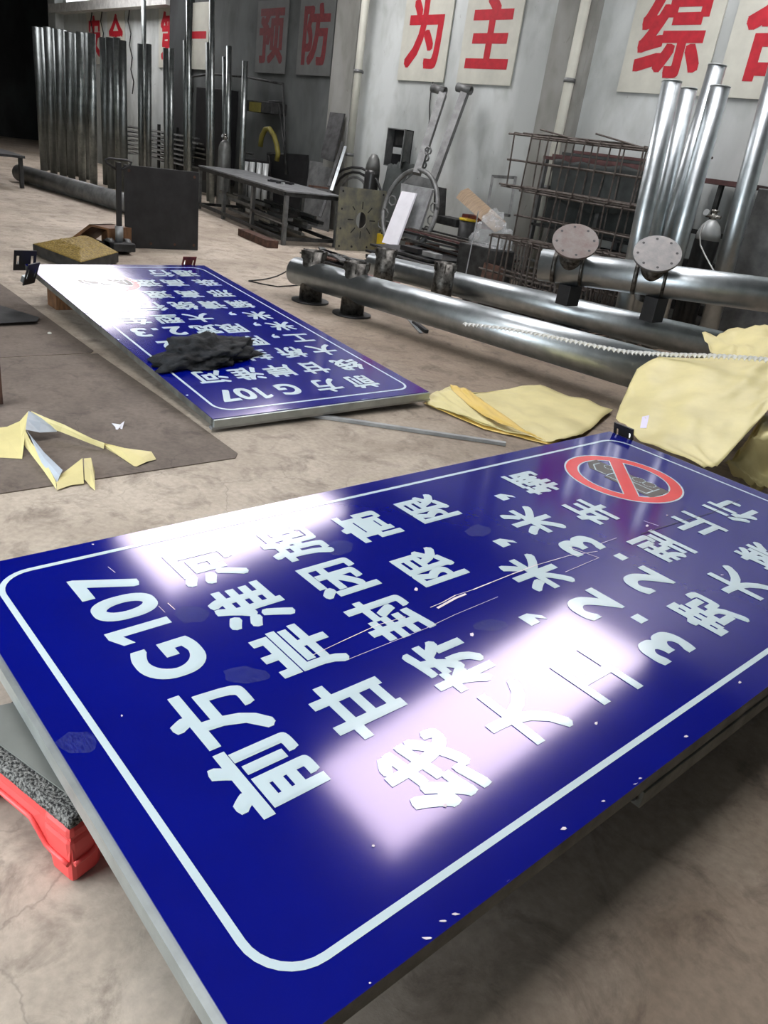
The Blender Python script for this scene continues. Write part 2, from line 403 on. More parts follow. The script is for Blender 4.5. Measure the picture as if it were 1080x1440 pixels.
# ------------------------------------------------------------------ drain pipes, wall cable
for px, X, lab in (((528, 515), -12.02, 'white rusty drain pipe on the pilaster left of the open switch box'), ((832, 800), -7.45, 'stained white drain pipe on the pilaster right of the slogan boards')):
    t = thing('drain_pipe', lab, 'pipe', (X, WY - .24, 0), group=None)
    MB().tube([(0, 0, 1.0 if X < -10 else .0), (0, 0, EAVE - .1)], .065, 14).build('pipe_shaft', 'board', t)
    for z in (1.3, 2.6, 3.9): MB().tube([(0, 0, z), (0, 0, z + .05)], .078, 14).build('pipe_bracket', 'gsteel', t)
    MB().box(-.02, .02, 0, .10, 2.6, 2.64).build('wall_clip', 'gsteel', t)
pts = [onY(622 - (i / 9) * 22 + math.sin(i * 1.7) * 1.6, 190 * i / 9, WY - .025) for i in range(10)]
tag(MB().tube(pts, .009, 5).build('cable', 'rubber'), 'black cable hanging down the wall over the third slogan board from the right', 'cable')

# ------------------------------------------------------------------ slogan boards
SLOG = [('安', 133, 50), ('全', 163, 45), ('第', 238, 45), ('一', 277, 46), ('预', 382, 48), ('防', 444, 48), ('为', 598, 53), ('主', 688, 60), ('综', 943, 58), ('合', 1088, 90)]
words = ['leftmost white slogan board, its red character half hidden by upright pipes', 'white slogan board with a red roof-shaped character, second from the left', 'white slogan board with a tall red character behind the tall thin pole',
         'white slogan board with a single red horizontal stroke', 'sooty slogan board with a dark red character, left one of the dim pair', 'sooty slogan board with a dark red character, right one of the dim pair',
         'cream slogan board with a red character above the open switch box', 'cream slogan board with red three-bar character, middle of the bright wall', 'large cream slogan board with a red character above the leaning pipes', 'cream slogan board cut by the right edge of the photo']
for k, ((ch, px, py), lab) in enumerate(zip(SLOG, words)):
    p = onY(px, py, WY - .03); p.z = 3.17
    dim = ch in '预防'  # this pair gets darker board and lettering colours
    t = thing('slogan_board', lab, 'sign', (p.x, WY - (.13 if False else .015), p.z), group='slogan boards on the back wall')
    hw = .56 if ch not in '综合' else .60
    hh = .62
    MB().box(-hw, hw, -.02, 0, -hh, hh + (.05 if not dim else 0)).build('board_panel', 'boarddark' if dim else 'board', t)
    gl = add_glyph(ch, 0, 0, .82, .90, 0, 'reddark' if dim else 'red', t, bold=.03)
    gl.matrix_local = Matrix.Translation((0, -.022, .02)) @ Matrix.Rotation(math.radians(90), 4, 'X')

# ------------------------------------------------------------------ blue road signs
ROWS = [('前方G107', 0), ('线甘岸淮河', 0), ('大桥封闭施', 0)]
SW, SLN = 1.57, 3.20
def blue_sign(name, M, rows, label, symbol=True, brackets=(), extra=None):
    # local x = text right, local y = text up, origin at text top left outer corner
    t = thing(name, label, 'sign', M=M)
    face = MB().poly([(0, 0), (0, -SLN), (SW, -SLN), (SW, 0)], -.003, 0).build('face_panel', 'blue', t)
    m = .083; r = .10; w = .016
    def rr(ins):
        x0, x1, y0, y1 = ins, SW - ins, -SLN + ins, -ins; q = r - (ins - m); P = []
        for cx, cy, a0 in ((x1 - q, y1 - q, 0), (x0 + q, y1 - q, 90), (x0 + q, y0 + q, 180), (x1 - q, y0 + q, 270)):
            for k in range(9):
                a = math.radians(a0 + k * 90 / 8); P.append((cx + q * math.cos(a), cy + q * math.sin(a)))
        return P
    b = MB(); o_, i_ = rr(m - w / 2), rr(m + w / 2); n = len(o_)
    vo = [b.b.verts.new((x, y, .0009)) for x, y in o_]; vi = [b.b.verts.new((x, y, .0009)) for x, y in i_]
    for k in range(n): b.b.faces.new((vo[k], vo[(k + 1) % n], vi[(k + 1) % n], vi[k]))
    b.build('border_line', 'white', t)
    for ch, x, y, sz in rows:
        kw = dict(bold=.03)
        if ch in 'G07': add_glyph(ch, x, -y, .195, .195, .001, 'white', t, xs=.92 if ch == 'G' else 1.0, bold=.03)
        elif ch == '1': add_glyph(ch, x, -y, .195, .195, .001, 'white', t)
        elif ch in '23': add_glyph(ch, x, -y, .205, .205, .001, 'white', t, xs=1.1, bold=.03)
        elif ch == '.':
            MB().poly([(x - .02, -y - .02), (x + .02, -y - .02), (x + .02, -y + .02), (x - .02, -y + .02)], .0005, .0012).build('decimal_point', 'white', t)
        elif ch == '，':
            MB().poly([(x - .03, -y + .03), (x - .03, -y - .01), (x - .005, -y - .015), (x - .03, -y - .045), (x - .01, -y - .045), (x + .022, -y - .01), (x + .022, -y + .03)], .0005, .0012).build('comma', 'white', t)
        else: add_glyph(ch, x, -y, .188, .19, .001, 'white', t, **kw)
    # prohibition symbol
    cx, cy, Rr = 1.13, -2.66, .262
    def ringm(b, r0, r1, z, n=48):
        a = [b.b.verts.new((cx + r0 * math.cos(2 * math.pi * k / n), cy + r0 * math.sin(2 * math.pi * k / n), z)) for k in range(n)]
        c = [b.b.verts.new((cx + r1 * math.cos(2 * math.pi * k / n), cy + r1 * math.sin(2 * math.pi * k / n), z)) for k in range(n)]
        for k in range(n): b.b.faces.new((a[k], a[(k + 1) % n], c[(k + 1) % n], c[k]))
    b = MB(); ringm(b, Rr + .008, Rr - .006, .0008); ringm(b, Rr - .052, Rr - .06, .0008)
    # white edges of the slash
    ang = math.radians(-47); dx, dy = math.cos(ang), math.sin(ang); nx, ny = -dy, dx; hl = Rr - .05
    def strip(b, o0, o1, z, l=hl): b.quadpts([(cx - dx * l + nx * o0, cy - dy * l + ny * o0, z), (cx + dx * l + nx * o0, cy + dy * l + ny * o0, z), (cx + dx * l + nx * o1, cy + dy * l + ny * o1, z), (cx - dx * l + nx * o1, cy - dy * l + ny * o1, z)])
    strip(b, .030, .037, .0016, hl - .012); strip(b, -.037, -.030, .0016, hl - .012)
    b.build('symbol_outline', 'white', t)
    b = MB(); ringm(b, Rr, Rr - .053, .0012); strip(b, -.031, .031, .0018); b.build('prohibition_ring', 'signred', t)
    # truck silhouette (drawn at 1.3 times)
    K = 1.28
    b = MB()
    b.poly([(cx - .155 * K, cy - .055 * K), (cx - .155 * K, cy + .065 * K), (cx + .05, cy + .065 * K), (cx + .05, cy - .055 * K)], .0004, .001)
    b.poly([(cx + .062, cy - .055 * K), (cx + .062, cy + .045 * K), (cx + .115 * K, cy + .045 * K), (cx + .155 * K, cy + .0), (cx + .155 * K, cy - .055 * K)], .0004, .001)
    for wx in (-.105, -.05, .105):
        b.poly([(cx + wx + .027 * math.cos(k * .5236), cy - .052 + .027 * math.sin(k * .5236)) for k in range(12)], .0004, .0012)
    b.build('truck_symbol', 'signbrown', t)
    b = MB()
    for wx in (-.105, -.05, .105):
        for k in range(12):
            a0, a1 = k * .5236, k * .5236 + .4
            b.quadpts([(cx + wx + q * math.cos(a), cy - .052 + q * math.sin(a), .0014) for q, a in ((.027, a0), (.027, a1), (.032, a1), (.032, a0))])
    q = .003
    for (xa, ya), (xb, yb) in (((-.158, -.05), (-.158, .06)), ((-.158, .06), (.053, .06)), ((.056, -.045), (.056, .05)), ((.062, .049), (.117, .049)), ((.117, .049), (.165, 0)), ((.165, 0), (.165, -.05)), ((-.158, .0), (.05, .0))):
        d = Vector((xb - xa, yb - ya)).normalized(); nn = (-d.y * q, d.x * q)
        b.quadpts([(cx + xa - nn[0], cy + ya - nn[1], .0013), (cx + xb - nn[0], cy + yb - nn[1], .0013), (cx + xb + nn[0], cy + yb + nn[1], .0013), (cx + xa + nn[0], cy + ya + nn[1], .0013)])
    b.build('truck_outline', 'white', t)
    # frame: folded edge and tubes
    e = .004
    for nm, a, c in (('top_channel', (0, -e), (SW, -e)), ('bottom_channel', (0, -SLN + e), (SW, -SLN + e))):
        MB().box(a[0], c[0], min(a[1], c[1]) - .018, min(a[1], c[1]) + .02, -.045, -.0035).build(nm, 'frame' if nm == 'bottom_channel' else 'al', t)
    for nm, x in (('side_channel', .018), ('side_channel', SW - .018)):
        MB().box(x - .018, x + .018, -SLN, 0, -.045, -.0035).build(nm, 'frame', t)
    for y in (.62, 1.6, 2.58):
        MB().box(.036, SW - .036, -y - .02, -y + .02, -.043, -.0035).build('cross_channel', 'frame', t)
    return t
G = [.215, .46, .715, .955, .205 + 1.0]
def u(v): return v + .083
def rowsA():
    r = []
    def put(s, xs, y):
        for ch, x in zip(s, xs): r.append((ch, u(x), u(y), 1))
    put('前方G107', (.392, .607, .838, .975, 1.105, 1.232), .242)
    put('线甘岸淮河', (.205, .46, .715, .955, 1.205), .545)
    put('大桥封闭施', (.225, .46, .713, .956, 1.20), .86)
    put('工，限高', (.215, .495, .87, 1.19), 1.168)
    put('3.2米，限', (.186, .315, .445, .668, .875, 1.20), 1.475)
    put('宽2.3米，', (.215, .445, .59, .72, .942, 1.15), 1.79)
    put('大型车辆', (.255, .564, .886, 1.196), 2.10)
    put('禁止', (.299, .602), 2.425)
    put('通行', (.299, .60), 2.745)
    o = []
    for ch, x, y, z in r:
        if ch == '，': y += .065
        if ch == '.': y += .075
        o.append((ch, x, y, z))
    return o
D = at(386.1, 1394.3, .3); A = at(-10.6, 814.4, .3)
rt = (A - D).normalized(); dn = Vector((-.0238, .9997, 0))
O1 = D - rt * .083 - dn * .083
M1 = frame3(O1, rt, -dn)
s1 = blue_sign('road_sign', M1, rowsA(), 'large glossy blue road sign filling the foreground, propped on a red stool')
def S1(px, py): # pixel -> local coordinates
    p = at(px, py, .3) - O1; return p.dot(rt), -p.dot(dn)
# chips and scratches in the film of the near sign
def chips(t, f, lst, m='pinkish', name='film_damage'):
    b = MB()
    for px, py, w, h in lst:
        pts = []
        n = R.randint(5, 8)
        for k in range(n):
            a = 2 * math.pi * k / n; q = R.uniform(.5, 1)
            u_, v_ = f(px + w * q * math.cos(a), py + h * q * math.sin(a)); pts.append((min(max(u_, .003), SW - .003), min(max(v_, .003 - SLN), -.003)))
        b.poly(pts, .0012, .0018)
    o = b.build(name, m, t); o['kind'] = 'stuff'; return o
chips(s1, S1, [(792, 1166, 5, 3), (838, 1018, 4, 3), (964, 1036, 4, 2), (900, 1095, 3, 2), (848, 1127, 4, 1.6), (622, 1296, 9, 2), (640, 1286, 8, 2), (601, 1320, 9, 2.5), (725, 1249, 3, 2), (895, 1103, 6, 1.5), (664, 893, 4, 3), (585, 829, 3, 3), (938, 725, 2, 1.2), (910, 740, 3, 2), (1015, 610 + 199, 3, 1),
      (626, 1133, 5, 4), (525, 1190, 3, 2), (520, 1383, 3, 2), (131, 766, 2.5, .8), (171, 1007, 2, 2), (445, 893, 2, 2), (1040, 960, 3, 2)])
b = MB()
def scratch(b, f, pts, w):
    for (p, q) in zip(pts, pts[1:]):
        a, c = Vector(f(*p)), Vector(f(*q)); d = (c - a).normalized(); n = Vector((-d.y, d.x)) * w * R.uniform(.3, 1)
        b.prism([(*(a - n), .0021), (*(c - n), .0021), (*(c + n), .0021), (*(a + n), .0021)], [(*(a - n), .0024), (*(c - n), .0024), (*(c + n), .0024), (*(a + n), .0024)])
scratch(b, S1, [(440, 922), (480, 903), (530, 880), (570, 868)], .0012)
scratch(b, S1, [(605, 855), (622, 848), (640, 838), (665, 830), (690, 820), (720, 808), (755, 795), (800, 782), (840, 776)], .0022)
scratch(b, S1, [(615, 856), (640, 842), (655, 836)], .006)
scratch(b, S1, [(490, 928), (560, 900), (600, 884), (640, 865), (700, 840)], .0008)
scratch(b, S1, [(795, 805), (842, 785), (800, 770)], .0018)
scratch(b, S1, [(845, 765), (867, 757)], .0016)
scratch(b, S1, [(905, 733), (926, 740)], .0016)
scratch(b, S1, [(223, 853), (232, 862)], .0012); scratch(b, S1, [(152, 798), (162, 806)], .0012); scratch(b, S1, [(236, 849), (246, 858)], .0012)
o = b.build('film_scratches', 'pinkish', s1); o['kind'] = 'stuff'
# raised seam between the face sheets
b = MB(); scratch(b, S1, [(900, 752), (950, 736), (1000, 722), (1040, 703)], .0015); o = b.build('sheet_seam', 'black', s1)
# frame extras of the near sign: second channel below the right edge and its open end, mounting plate
MB().box(SW - .9, SW - .86, -SLN + .1, -.1, -.060, -.047).build('rear_channel', 'frame', s1)
sd = MB().box(-.005, .04, -SLN, -1.04, -.095, -.047); sd.build('rear_channel', 'frame', s1, bevel=.002)
MB().tube([(.018, -1.04, -.07), (.018, -1.03, -.07)], .012, 10).build('channel_hole', 'rubber', s1)
MB().box(SW - .35, SW - .30, -SLN - .05, -2.0, -.095, -.047).build('rear_channel', 'frame', s1)
def bracket(t, x, y, w=.13, up=.075, ang=0., m='weld', hole='board', tilt=-20):
    Mx = Matrix.Translation((x, y, -.01)) @ Matrix.Rotation(math.radians(ang), 4, 'Z') @ Matrix.Rotation(math.radians(90 + tilt), 4, 'X')
    b = MB(); h = up * 2
    # plate with two slots: built from strips around the holes
    b.box(-w / 2, w / 2, -.05, -.05 + h * .3, -.004, .004, Mx); b.box(-w / 2, w / 2, -.05 + h * .75, -.05 + h, -.004, .004, Mx)
    for x0, x1 in ((-w / 2, -w * .38), (-w * .26, w * .26), (w * .38, w / 2)): b.box(x0, x1, -.05 + h * .3, -.05 + h * .75, -.004, .004, Mx)
    br = b.build('mounting_bracket', m, t)
    b = MB(); b.box(-w * .25, w * .25, -.05, 0, 0, .05, Mx); b.build('weld_bead', 'galv_d', br); return br
bracket(s1, SW - .07, -SLN - .03, .12, .06, 0, 'black')
# grime smears (dried handprints) as very thin film patches, slightly less glossy
smear = mat('dusty_smear', (.12, .16, .42), .5, 0, .5, 60, alpha=.08, stretch=(1, 4, 1))
def smearp(px, py, w, h):
    b = MB(); b.poly([S1(px + w * math.cos(a * .5236) * R.uniform(.7, 1), py + h * math.sin(a * .5236) * R.uniform(.7, 1)) for a in range(12)], .0009, .00095); b.build('dust_smear', smear, s1)
for a in ((110, 1045, 34, 20), (270, 865, 30, 14), (345, 950, 38, 14), (672, 747, 20, 10), (478, 770, 22, 12), (690, 880, 30, 10)): smearp(*a)

p_ = M1 @ Vector((.75, -2.85, 0)); tag(MB().box(p_.x - .5, p_.x + .5, p_.y - .06, p_.y + .06, 0, .255).build('timber_block', 'wood', None, .005), 'dark timber beam under the far end of the near blue sign', 'block')
# second sign
O2c = [Vector((-3.50991611, 3.49794842, .10106234)), Vector((-3.51977829, 1.92816671, .07681097)), Vector((-6.70311404, 3.51479862, .30891575))]
rt2 = (O2c[1] - O2c[0]).normalized(); dn2 = (O2c[2] - O2c[0]).normalized()
M2 = frame3(O2c[0], rt2, -dn2)
r2 = []
def put2(s, xs, y):
    for ch, x in zip(s, xs):
        yy = y + (.06 if ch in '，.' else 0)
        r2.append((ch, x, yy, 1))
put2('前方G107', (.36, .64, .92, 1.10, 1.22, 1.335), .27)
put2('线甘岸淮河', (.25, .54, .80, 1.04, 1.29), .575)
put2('大桥封闭施', (.25, .52, .80, 1.04, 1.29), .88)
put2('工，限高3.2', (.27, .45, .67, .88, 1.06, 1.17, 1.28), 1.15)
put2('米，限宽2.3', (.257, .44, .67, .88, 1.11, 1.24, 1.36), 1.43)
put2('米，大型车', (.30, .50, .80, 1.05, 1.29), 1.70)
put2('辆请绕行息', (.297, .54, .78, 1.035, 1.294), 2.0)
put2('邢高速', (.31, .59, .85), 2.30)
put2('珠高速', (.27, .565, .80), 2.625)
put2('通行', (.32, .55), 2.925)
s2 = blue_sign('road_sign', M2, r2, 'glossy blue road sign lying farther back with a black cloth on it')
def S2(px, py):
    n = rt2.cross(-dn2); r = ray(px, py); tt = (O2c[0] - EYE).dot(n) / r.dot(n); p = EYE + r * tt - O2c[0]
    return p.dot(rt2), -p.dot(dn2)
chips(s2, S2, [(98, 417, 5, 1.5), (120, 440, 4, 1.4), (142, 458, 4, 1.2), (165, 478, 4, 1.6), (263, 556, 3, 1), (528, 507, 2, 1), (563, 526, 1.5, 2), (520, 562, 14, 1.4), (400, 576, 16, 1.2)], 'white')
MB().box(-.015, SW + .01, -.02, .012, -.06, -.046).build('edge_strip', 'zinc', s2)
bracket(s2, .14, -SLN - .04, .13, .07, 0, 'primer')
bracket(s2, SW - .0, -SLN - .02, .17, .09, 0, 'black')
bracket(s2, SW + .08, -SLN + .38, .13, .09, 35, 'black')
# plinth under far end of the second sign
tag(MB().box(-6.55, -6.35, 2.05, 3.45, 0, .235).build('timber_block', 'wood', None, .005), 'dark timber block holding up the far end of the farther blue sign', 'block')

# black cloth on second sign
zc = .16
cc = at(288, 500, zc)
def clothf(seed, L_, W_, H_, c, rz):
    rr = random.Random(seed); ph = [rr.uniform(0, 6.28) for _ in range(12)]
    bm = bmesh.new(); bmesh.ops.create_icosphere(bm, subdivisions=5, radius=1)
    from mathutils import noise
    for v in bm.verts:
        p = v.co.copy(); n = noise.noise(p * 1.6 + Vector((seed, 0, 0))) * .55 + noise.noise(p * 3.7 + Vector((0, seed, 0))) * .35 + abs(noise.noise(p * 7.5)) * .30 + abs(noise.noise(p * 15)) * .10
        q = p * (1 + n * .75); q.z = max(q.z, -.12)
        v.co = Vector((q.x * L_, q.y * W_, q.z * H_))
    me = bpy.data.meshes.new('cloth'); bm.to_mesh(me); bm.free(); me.materials.append(MT['cloth'])
    for p in me.polygons: p.use_smooth = True
    return me
me = clothf(4, .33, .17, .10, cc, 0)
o = bpy.data.objects.new('black_cloth', me); COL.objects.link(o)
nz2 = rt2.cross(-dn2).normalized()
cp = M2 @ Vector((*S2(290, 504), .02))
o.matrix_world = frame3(cp, -rt2 + dn2 * .25, dn2) 
if o.matrix_world.col[2].z < 0: o.matrix_world = frame3(cp, -rt2 + dn2 * .25, -dn2)
tag(o, 'crumpled black cloth lying on the farther blue sign', 'cloth')

# ------------------------------------------------------------------ red stool and grey sheet under the near sign
t = thing('plastic_stool', 'red plastic step stool with speckled grey mat under the near sign', 'stool', (0, 0, 0), math.radians(17))
hx, hy, zt = .20, .14, .182
_k = at(98, 1157, zt); _c = Matrix.Rotation(math.radians(17), 3, 'Z') @ Vector((hx, -hy, 0)); t.location = (_k.x - _c.x, _k.y - _c.y, 0)
def rrect(hx, hy, r, z, n=5):
    P = []
    for sx, sy, a0 in ((1, 1, 0), (-1, 1, 90), (-1, -1, 180), (1, -1, 270)):
        for k in range(n): a = math.radians(a0 + k * 90 / (n - 1)); P.append(Vector((sx * (hx - r) + r * math.cos(a), sy * (hy - r) + r * math.sin(a), z)))
    return P
b = MB()
secs = [(rrect(hx, hy, .035, zt - .05)), rrect(hx - .002, hy - .002, .035, zt - .012), rrect(hx - .012, hy - .012, .03, zt)]
for lo, hi in zip(secs, secs[1:]):
    A_ = [b.b.verts.new(p) for p in lo]; B_ = [b.b.verts.new(p) for p in hi]
    for k in range(len(A_)): f = b.b.faces.new((A_[k], A_[(k + 1) % len(A_)], B_[(k + 1) % len(A_)], B_[k])); f.smooth = True
b.b.faces.new([b.b.verts.new(p) for p in secs[-1]])
b.build('seat', 'plastic', t)
# apron with arches between legs
def apron(p0, p1, out):
    p0, p1 = Vector(p0), Vector(p1); d = p1 - p0; L_ = d.length; d.normalize(); n = 16; b = MB(); o = Vector(out)
    top, bot = [], []
    for k in range(n + 1):
        s_ = k / n * L_; e = min(s_, L_ - s_) / (L_ / 2)
        zb = zt - .05 - (.065 if e < .35 else .065 - .05 * min(1, (e - .35) / .25))
        top.append(p0 + d * s_ + Vector((0, 0, zt - .045))); bot.append(p0 + d * s_ + o * .006 + Vector((0, 0, zb)))
    for k in range(n):
        q = [top[k], top[k + 1], bot[k + 1], bot[k]]
        b.prism(q, [v - o * .012 for v in q])
    ap = b.build('apron', 'plastic', t)
    MB().tube([v + o * .002 for v in bot], .006, 8).build('rim', 'plastic', ap)
apron((-hx, -hy, 0), (hx, -hy, 0), (0, -1, 0)); apron((-hx, hy, 0), (hx, hy, 0), (0, 1, 0))
apron((-hx, -hy, 0), (-hx, hy, 0), (-1, 0, 0)); apron((hx, -hy, 0), (hx, hy, 0), (1, 0, 0))
for sx in (-1, 1):
    for sy in (-1, 1):
        b = MB(); top_, bot_ = Vector((sx * (hx - .042), sy * (hy - .040), zt - .05)), Vector((sx * (hx - .034), sy * (hy - .034), 0))
        hw = .042
        for (z0, z1, w0, w1) in ((0, zt - .05, .036, .047), (zt - .055, zt - .02, .0455, .0425)):
            f0 = min(1, z0 / (zt - .05)); f1 = min(1, z1 / (zt - .05)); c0_ = bot_.lerp(top_, f0); c1_ = bot_.lerp(top_, f1)
            b.prism([(c0_.x + a_ * w0, c0_.y + b_ * w0, z0) for a_, b_ in ((-1, -1), (1, -1), (1, 1), (-1, 1))], [(c1_.x + a_ * w1, c1_.y + b_ * w1, z1) for a_, b_ in ((-1, -1), (1, -1), (1, 1), (-1, 1))])
        b.build('leg', 'plastic', t, bevel=.012)
mp_ = MB(); mp_.sheet(lambda a, c: Vector(((a - .5) * 2 * (hx + .004), (c - .5) * 2 * (hy + .004), zt + .004 - (.02 if (a in (0, 1) or c in (0, 1)) else 0) + R.uniform(0, .003))), 60, 44, .003)
mo = mp_.build('bristle_mat', 'mat_', t); tag(mo, 'speckled grey bristle mat')
# grey sheet on the stool
b = MB(); pp = [at(2, 995, .245), at(50, 980, .245), at(165, 1105, .245), at(95, 1075, .245), at(0, 1043, .245)]
P3 = [(-1.78, .40), (-1.53, .40), (-1.18, .45), (-1.12, .62), (-1.78, .62)]
b.poly([(p.x, p.y) for p in pp[:4]] + [(pp[3].x - .02, pp[3].y + .25), (pp[0].x - .10, pp[0].y + .25), (pp[4].x - .1, pp[4].y)], .2345, .2385) if False else b.poly([(v.x, v.y) for v in (at(-60, 1003, .2), at(-60, 1012, .2), at(0, 1045, .2), at(116, 1130, .2), at(116, 1130, .2) + Vector((.12, .30, 0)), at(48, 980, .2) + Vector((0, .26, 0)), at(48, 980, .2))], .193, .197)
tag(b.build('grey_sheet', 'greysheet', None), 'flat grey sheet between the red stool and the near blue sign', 'sheet')

# ------------------------------------------------------------------ strips of yellow backing paper, sheets, scrap
def ribbon(name, pts, label, cat, m='yellow', under=None, t=.0012):
    """pts: list of (left point, right point) cross pairs in world space"""
    b = MB(); L_ = [(Vector(a), Vector(c)) for a, c in pts]
    vs = [(b.b.verts.new(a), b.b.verts.new((a + c) / 2 + Vector((0, 0, .004))), b.b.verts.new(c)) for a, c in L_]
    for p, q in zip(vs, vs[1:]):
        b.b.faces.new((p[0], q[0], q[1], p[1])); b.b.faces.new((p[1], q[1], q[2], p[2]))
    b.solid = t
    return b.build(name, m, None), label
# folded strip at the left
t = thing('paper_strip', 'long folded strip of yellow backing paper on the dark floor slab', 'paper', at(60, 640))
def rib(parent, name, pairs, m):
    b = MB(); org = parent.location
    L_ = [(Vector(a) - org, Vector(c) - org) for a, c in pairs]
    vs = [[b.b.verts.new(a.lerp(c, f) + Vector((0, 0, .006 * math.sin(f * math.pi)))) for f in (0, .5, 1)] for a, c in L_]
    for p, q in zip(vs, vs[1:]):
        for k in range(2): b.b.faces.new((p[k], q[k], q[k + 1], p[k + 1]))
    b.solid = .0012; return b.build(name, m, parent)
z0 = .008
rib(t, 'strip_fold', [(at(-6, 602, .03), at(-6, 643, z0)), (at(10, 600, .04), at(14, 644, z0)), (at(28, 592, .06), at(31, 645, z0)), (at(40, 578, .11), at(36, 606, .06))], 'yellow')
rib(t, 'strip_fold', [(at(40, 578, .115), at(36, 604, .07)), (at(58, 584, .10), at(56, 608, .05)), (at(78, 594, .07), at(80, 607, .04))], 'bluegrey')
rib(t, 'strip_fold', [(at(44, 578, .117), at(45, 582, .10)), (at(62, 586, .10), at(72, 603, .05)), (at(90, 597, .08), at(85, 607, .04)), (at(130, 617, .05), at(128, 624, .02)), (at(147, 623, .04), at(146, 631, .012))], 'yellow')
rib(t, 'strip_fold', [(at(143, 622, .035), at(148, 630, z0)), (at(175, 630, .03), at(170, 643, z0)), (at(213, 635, .025), at(188, 655, z0)), (at(220, 646, z0), at(192, 656, z0))], 'yellow')
rib(t, 'strip_fold', [(at(36, 606, .06), at(31, 622, .03)), (at(44, 622, .04), at(43, 638, .01)), (at(62, 645, .04), at(62, 663, z0)), (at(78, 672, .015), at(79, 688, z0))], 'yellow')
rib(t, 'strip_fold', [(at(38, 606, .062), at(46, 622, .05)), (at(62, 636, .05), at(58, 650, .03)), (at(88, 661, .035), at(80, 680, .012))], 'bluegrey')
rib(t, 'strip_fold', [(at(79, 672, .012), at(80, 689, z0)), (at(98, 658, .03), at(100, 682, z0)), (at(116, 644, .05), at(118, 680, z0))], 'yellow')
rib(t, 'strip_fold', [(at(118, 645, .045), at(119, 674, .02)), (at(128, 644, .045), at(127, 684, z0)), (at(133, 664, .02), at(134, 690, z0))], 'yellow')
# scrap
b = MB(); c = at(165, 599)
b.prism([at(158, 597, .004), at(165, 600, .004), at(160, 604, .004)], [at(157, 595, .012), at(170, 597, .02), at(166, 604, .006)])
b.prism([at(165, 600, .004), at(173, 595, .004), at(171, 604, .004)], [at(166, 599, .01), at(175, 592, .03), at(172, 603, .006)])
tag(b.build('paper_scrap', 'whitepanel'), 'small crumpled white scrap on the dark floor slab', 'scrap')
for i, (px, py, n_) in enumerate(((70, 470, 'small pale pebble beside the crack in the floor'),)):
    tag(MB().lathe([(.005, 0), (.016, .004), (.014, .012), (.004, .016)], at(px, py), 7).build('pebble', 'board'), n_, 'stone')

def crumple(u_, v_, amp, s): 
    from mathutils import noise
    return noise.noise(Vector((u_ * 3.1 + s, v_ * 3.7, s))) * amp + abs(noise.noise(Vector((u_ * 7 + s, v_ * 6, s * 2)))) * amp * .5
def sheetpoly(name, grid, m, label, seed, amp=.02, sub=10, minz=.004, parent=None):
    """grid: rows of world points, bilinearly refined, crumpled"""
    nr, nc = len(grid), len(grid[0])
    def f(a, c):
        x = a * (nr - 1); i = min(int(x), nr - 2); fx = x - i; y = c * (nc - 1); j = min(int(y), nc - 2); fy = y - j
        p = grid[i][j].lerp(grid[i + 1][j], fx).lerp(grid[i][j + 1].lerp(grid[i + 1][j + 1], fx), fy).copy()
        p.z = max(minz, p.z + crumple(a * 2, c * 2, amp, seed)); return p
    o = MB().sheet(f, (nr - 1) * sub, (nc - 1) * sub, .0012).build(name, m, parent)
    if label: tag(o, label, 'paper')
    return o
# middle folded pile: stacked layers
t = thing('paper_sheet', 'flattened folded sheets of yellow backing paper on the floor behind the near sign', 'paper', (0, 0, 0))
sheetpoly('paper_fold', [[at(594, 562, .02), at(680, 598, .02), at(775, 622, .02)], [at(632, 545, .03), at(720, 570, .03), at(818, 612, .03)], [at(650, 556, .03), at(760, 541, .03), at(862, 576, .03)]], 'yellow', None, 3.3, .022, 12, .006, t)
sheetpoly('paper_fold', [[at(596, 567, .012), at(680, 603, .008), at(775, 626, .01)], [at(610, 560, .012), at(700, 590, .01), at(790, 618, .01)]], 'yellow_d', None, 5.1, .006, 12, .004, t)
sheetpoly('paper_fold', [[at(633, 541, .09), at(652, 546, .10), at(676, 560, .08)], [at(640, 560, .05), at(690, 585, .05), at(745, 610, .045)], [at(648, 566, .04), at(700, 595, .04), at(768, 620, .04)]], 'yellow_d', None, 1.4, .012, 10, .006, t)
sheetpoly('paper_fold', [[at(598, 560, .03), at(612, 551, .07), at(630, 546, .08)], [at(602, 570, .02), at(640, 580, .03), at(700, 603, .03)]], 'yellow', None, 8.4, .012, 10, .006, t)
# big sheet at right draped from pipe A down to the sign
o = sheetpoly('paper_sheet', [[dep(872, 570, 4.9), dep(866, 588, 4.6), dep(905, 622, 4.25), dep(990, 658, 3.95)],
                          [dep(896, 518, 5.15), dep(925, 560, 4.75), dep(965, 600, 4.35), dep(1008, 657, 3.95)],
                          [dep(930, 500, 5.3), dep(1010, 530, 4.85), dep(1030, 570, 4.5), dep(1050, 610, 4.2)],
                          [dep(1000, 505, 5.3), dep(1090, 500, 5.05), dep(1100, 535, 4.75), dep(1095, 560, 4.5)]], 'yellow',
                         'large smooth yellow backing sheet draped over the pipe beside the near sign', 2.2, .02, 12)
o2 = sheetpoly('paper_sheet', [[dep(985, 474, 6.2), dep(1010, 508, 5.6), dep(1030, 540, 5.2)], [dep(1040, 464, 6.2), dep(1060, 500, 5.5), dep(1080, 530, 5.1)], [dep(1120, 462, 6.1), dep(1130, 500, 5.5), dep(1140, 540, 5.0)]], 'yellow',
               'bunched yellow backing paper at the right edge, above the draped sheet', 6.3, .05, 12)
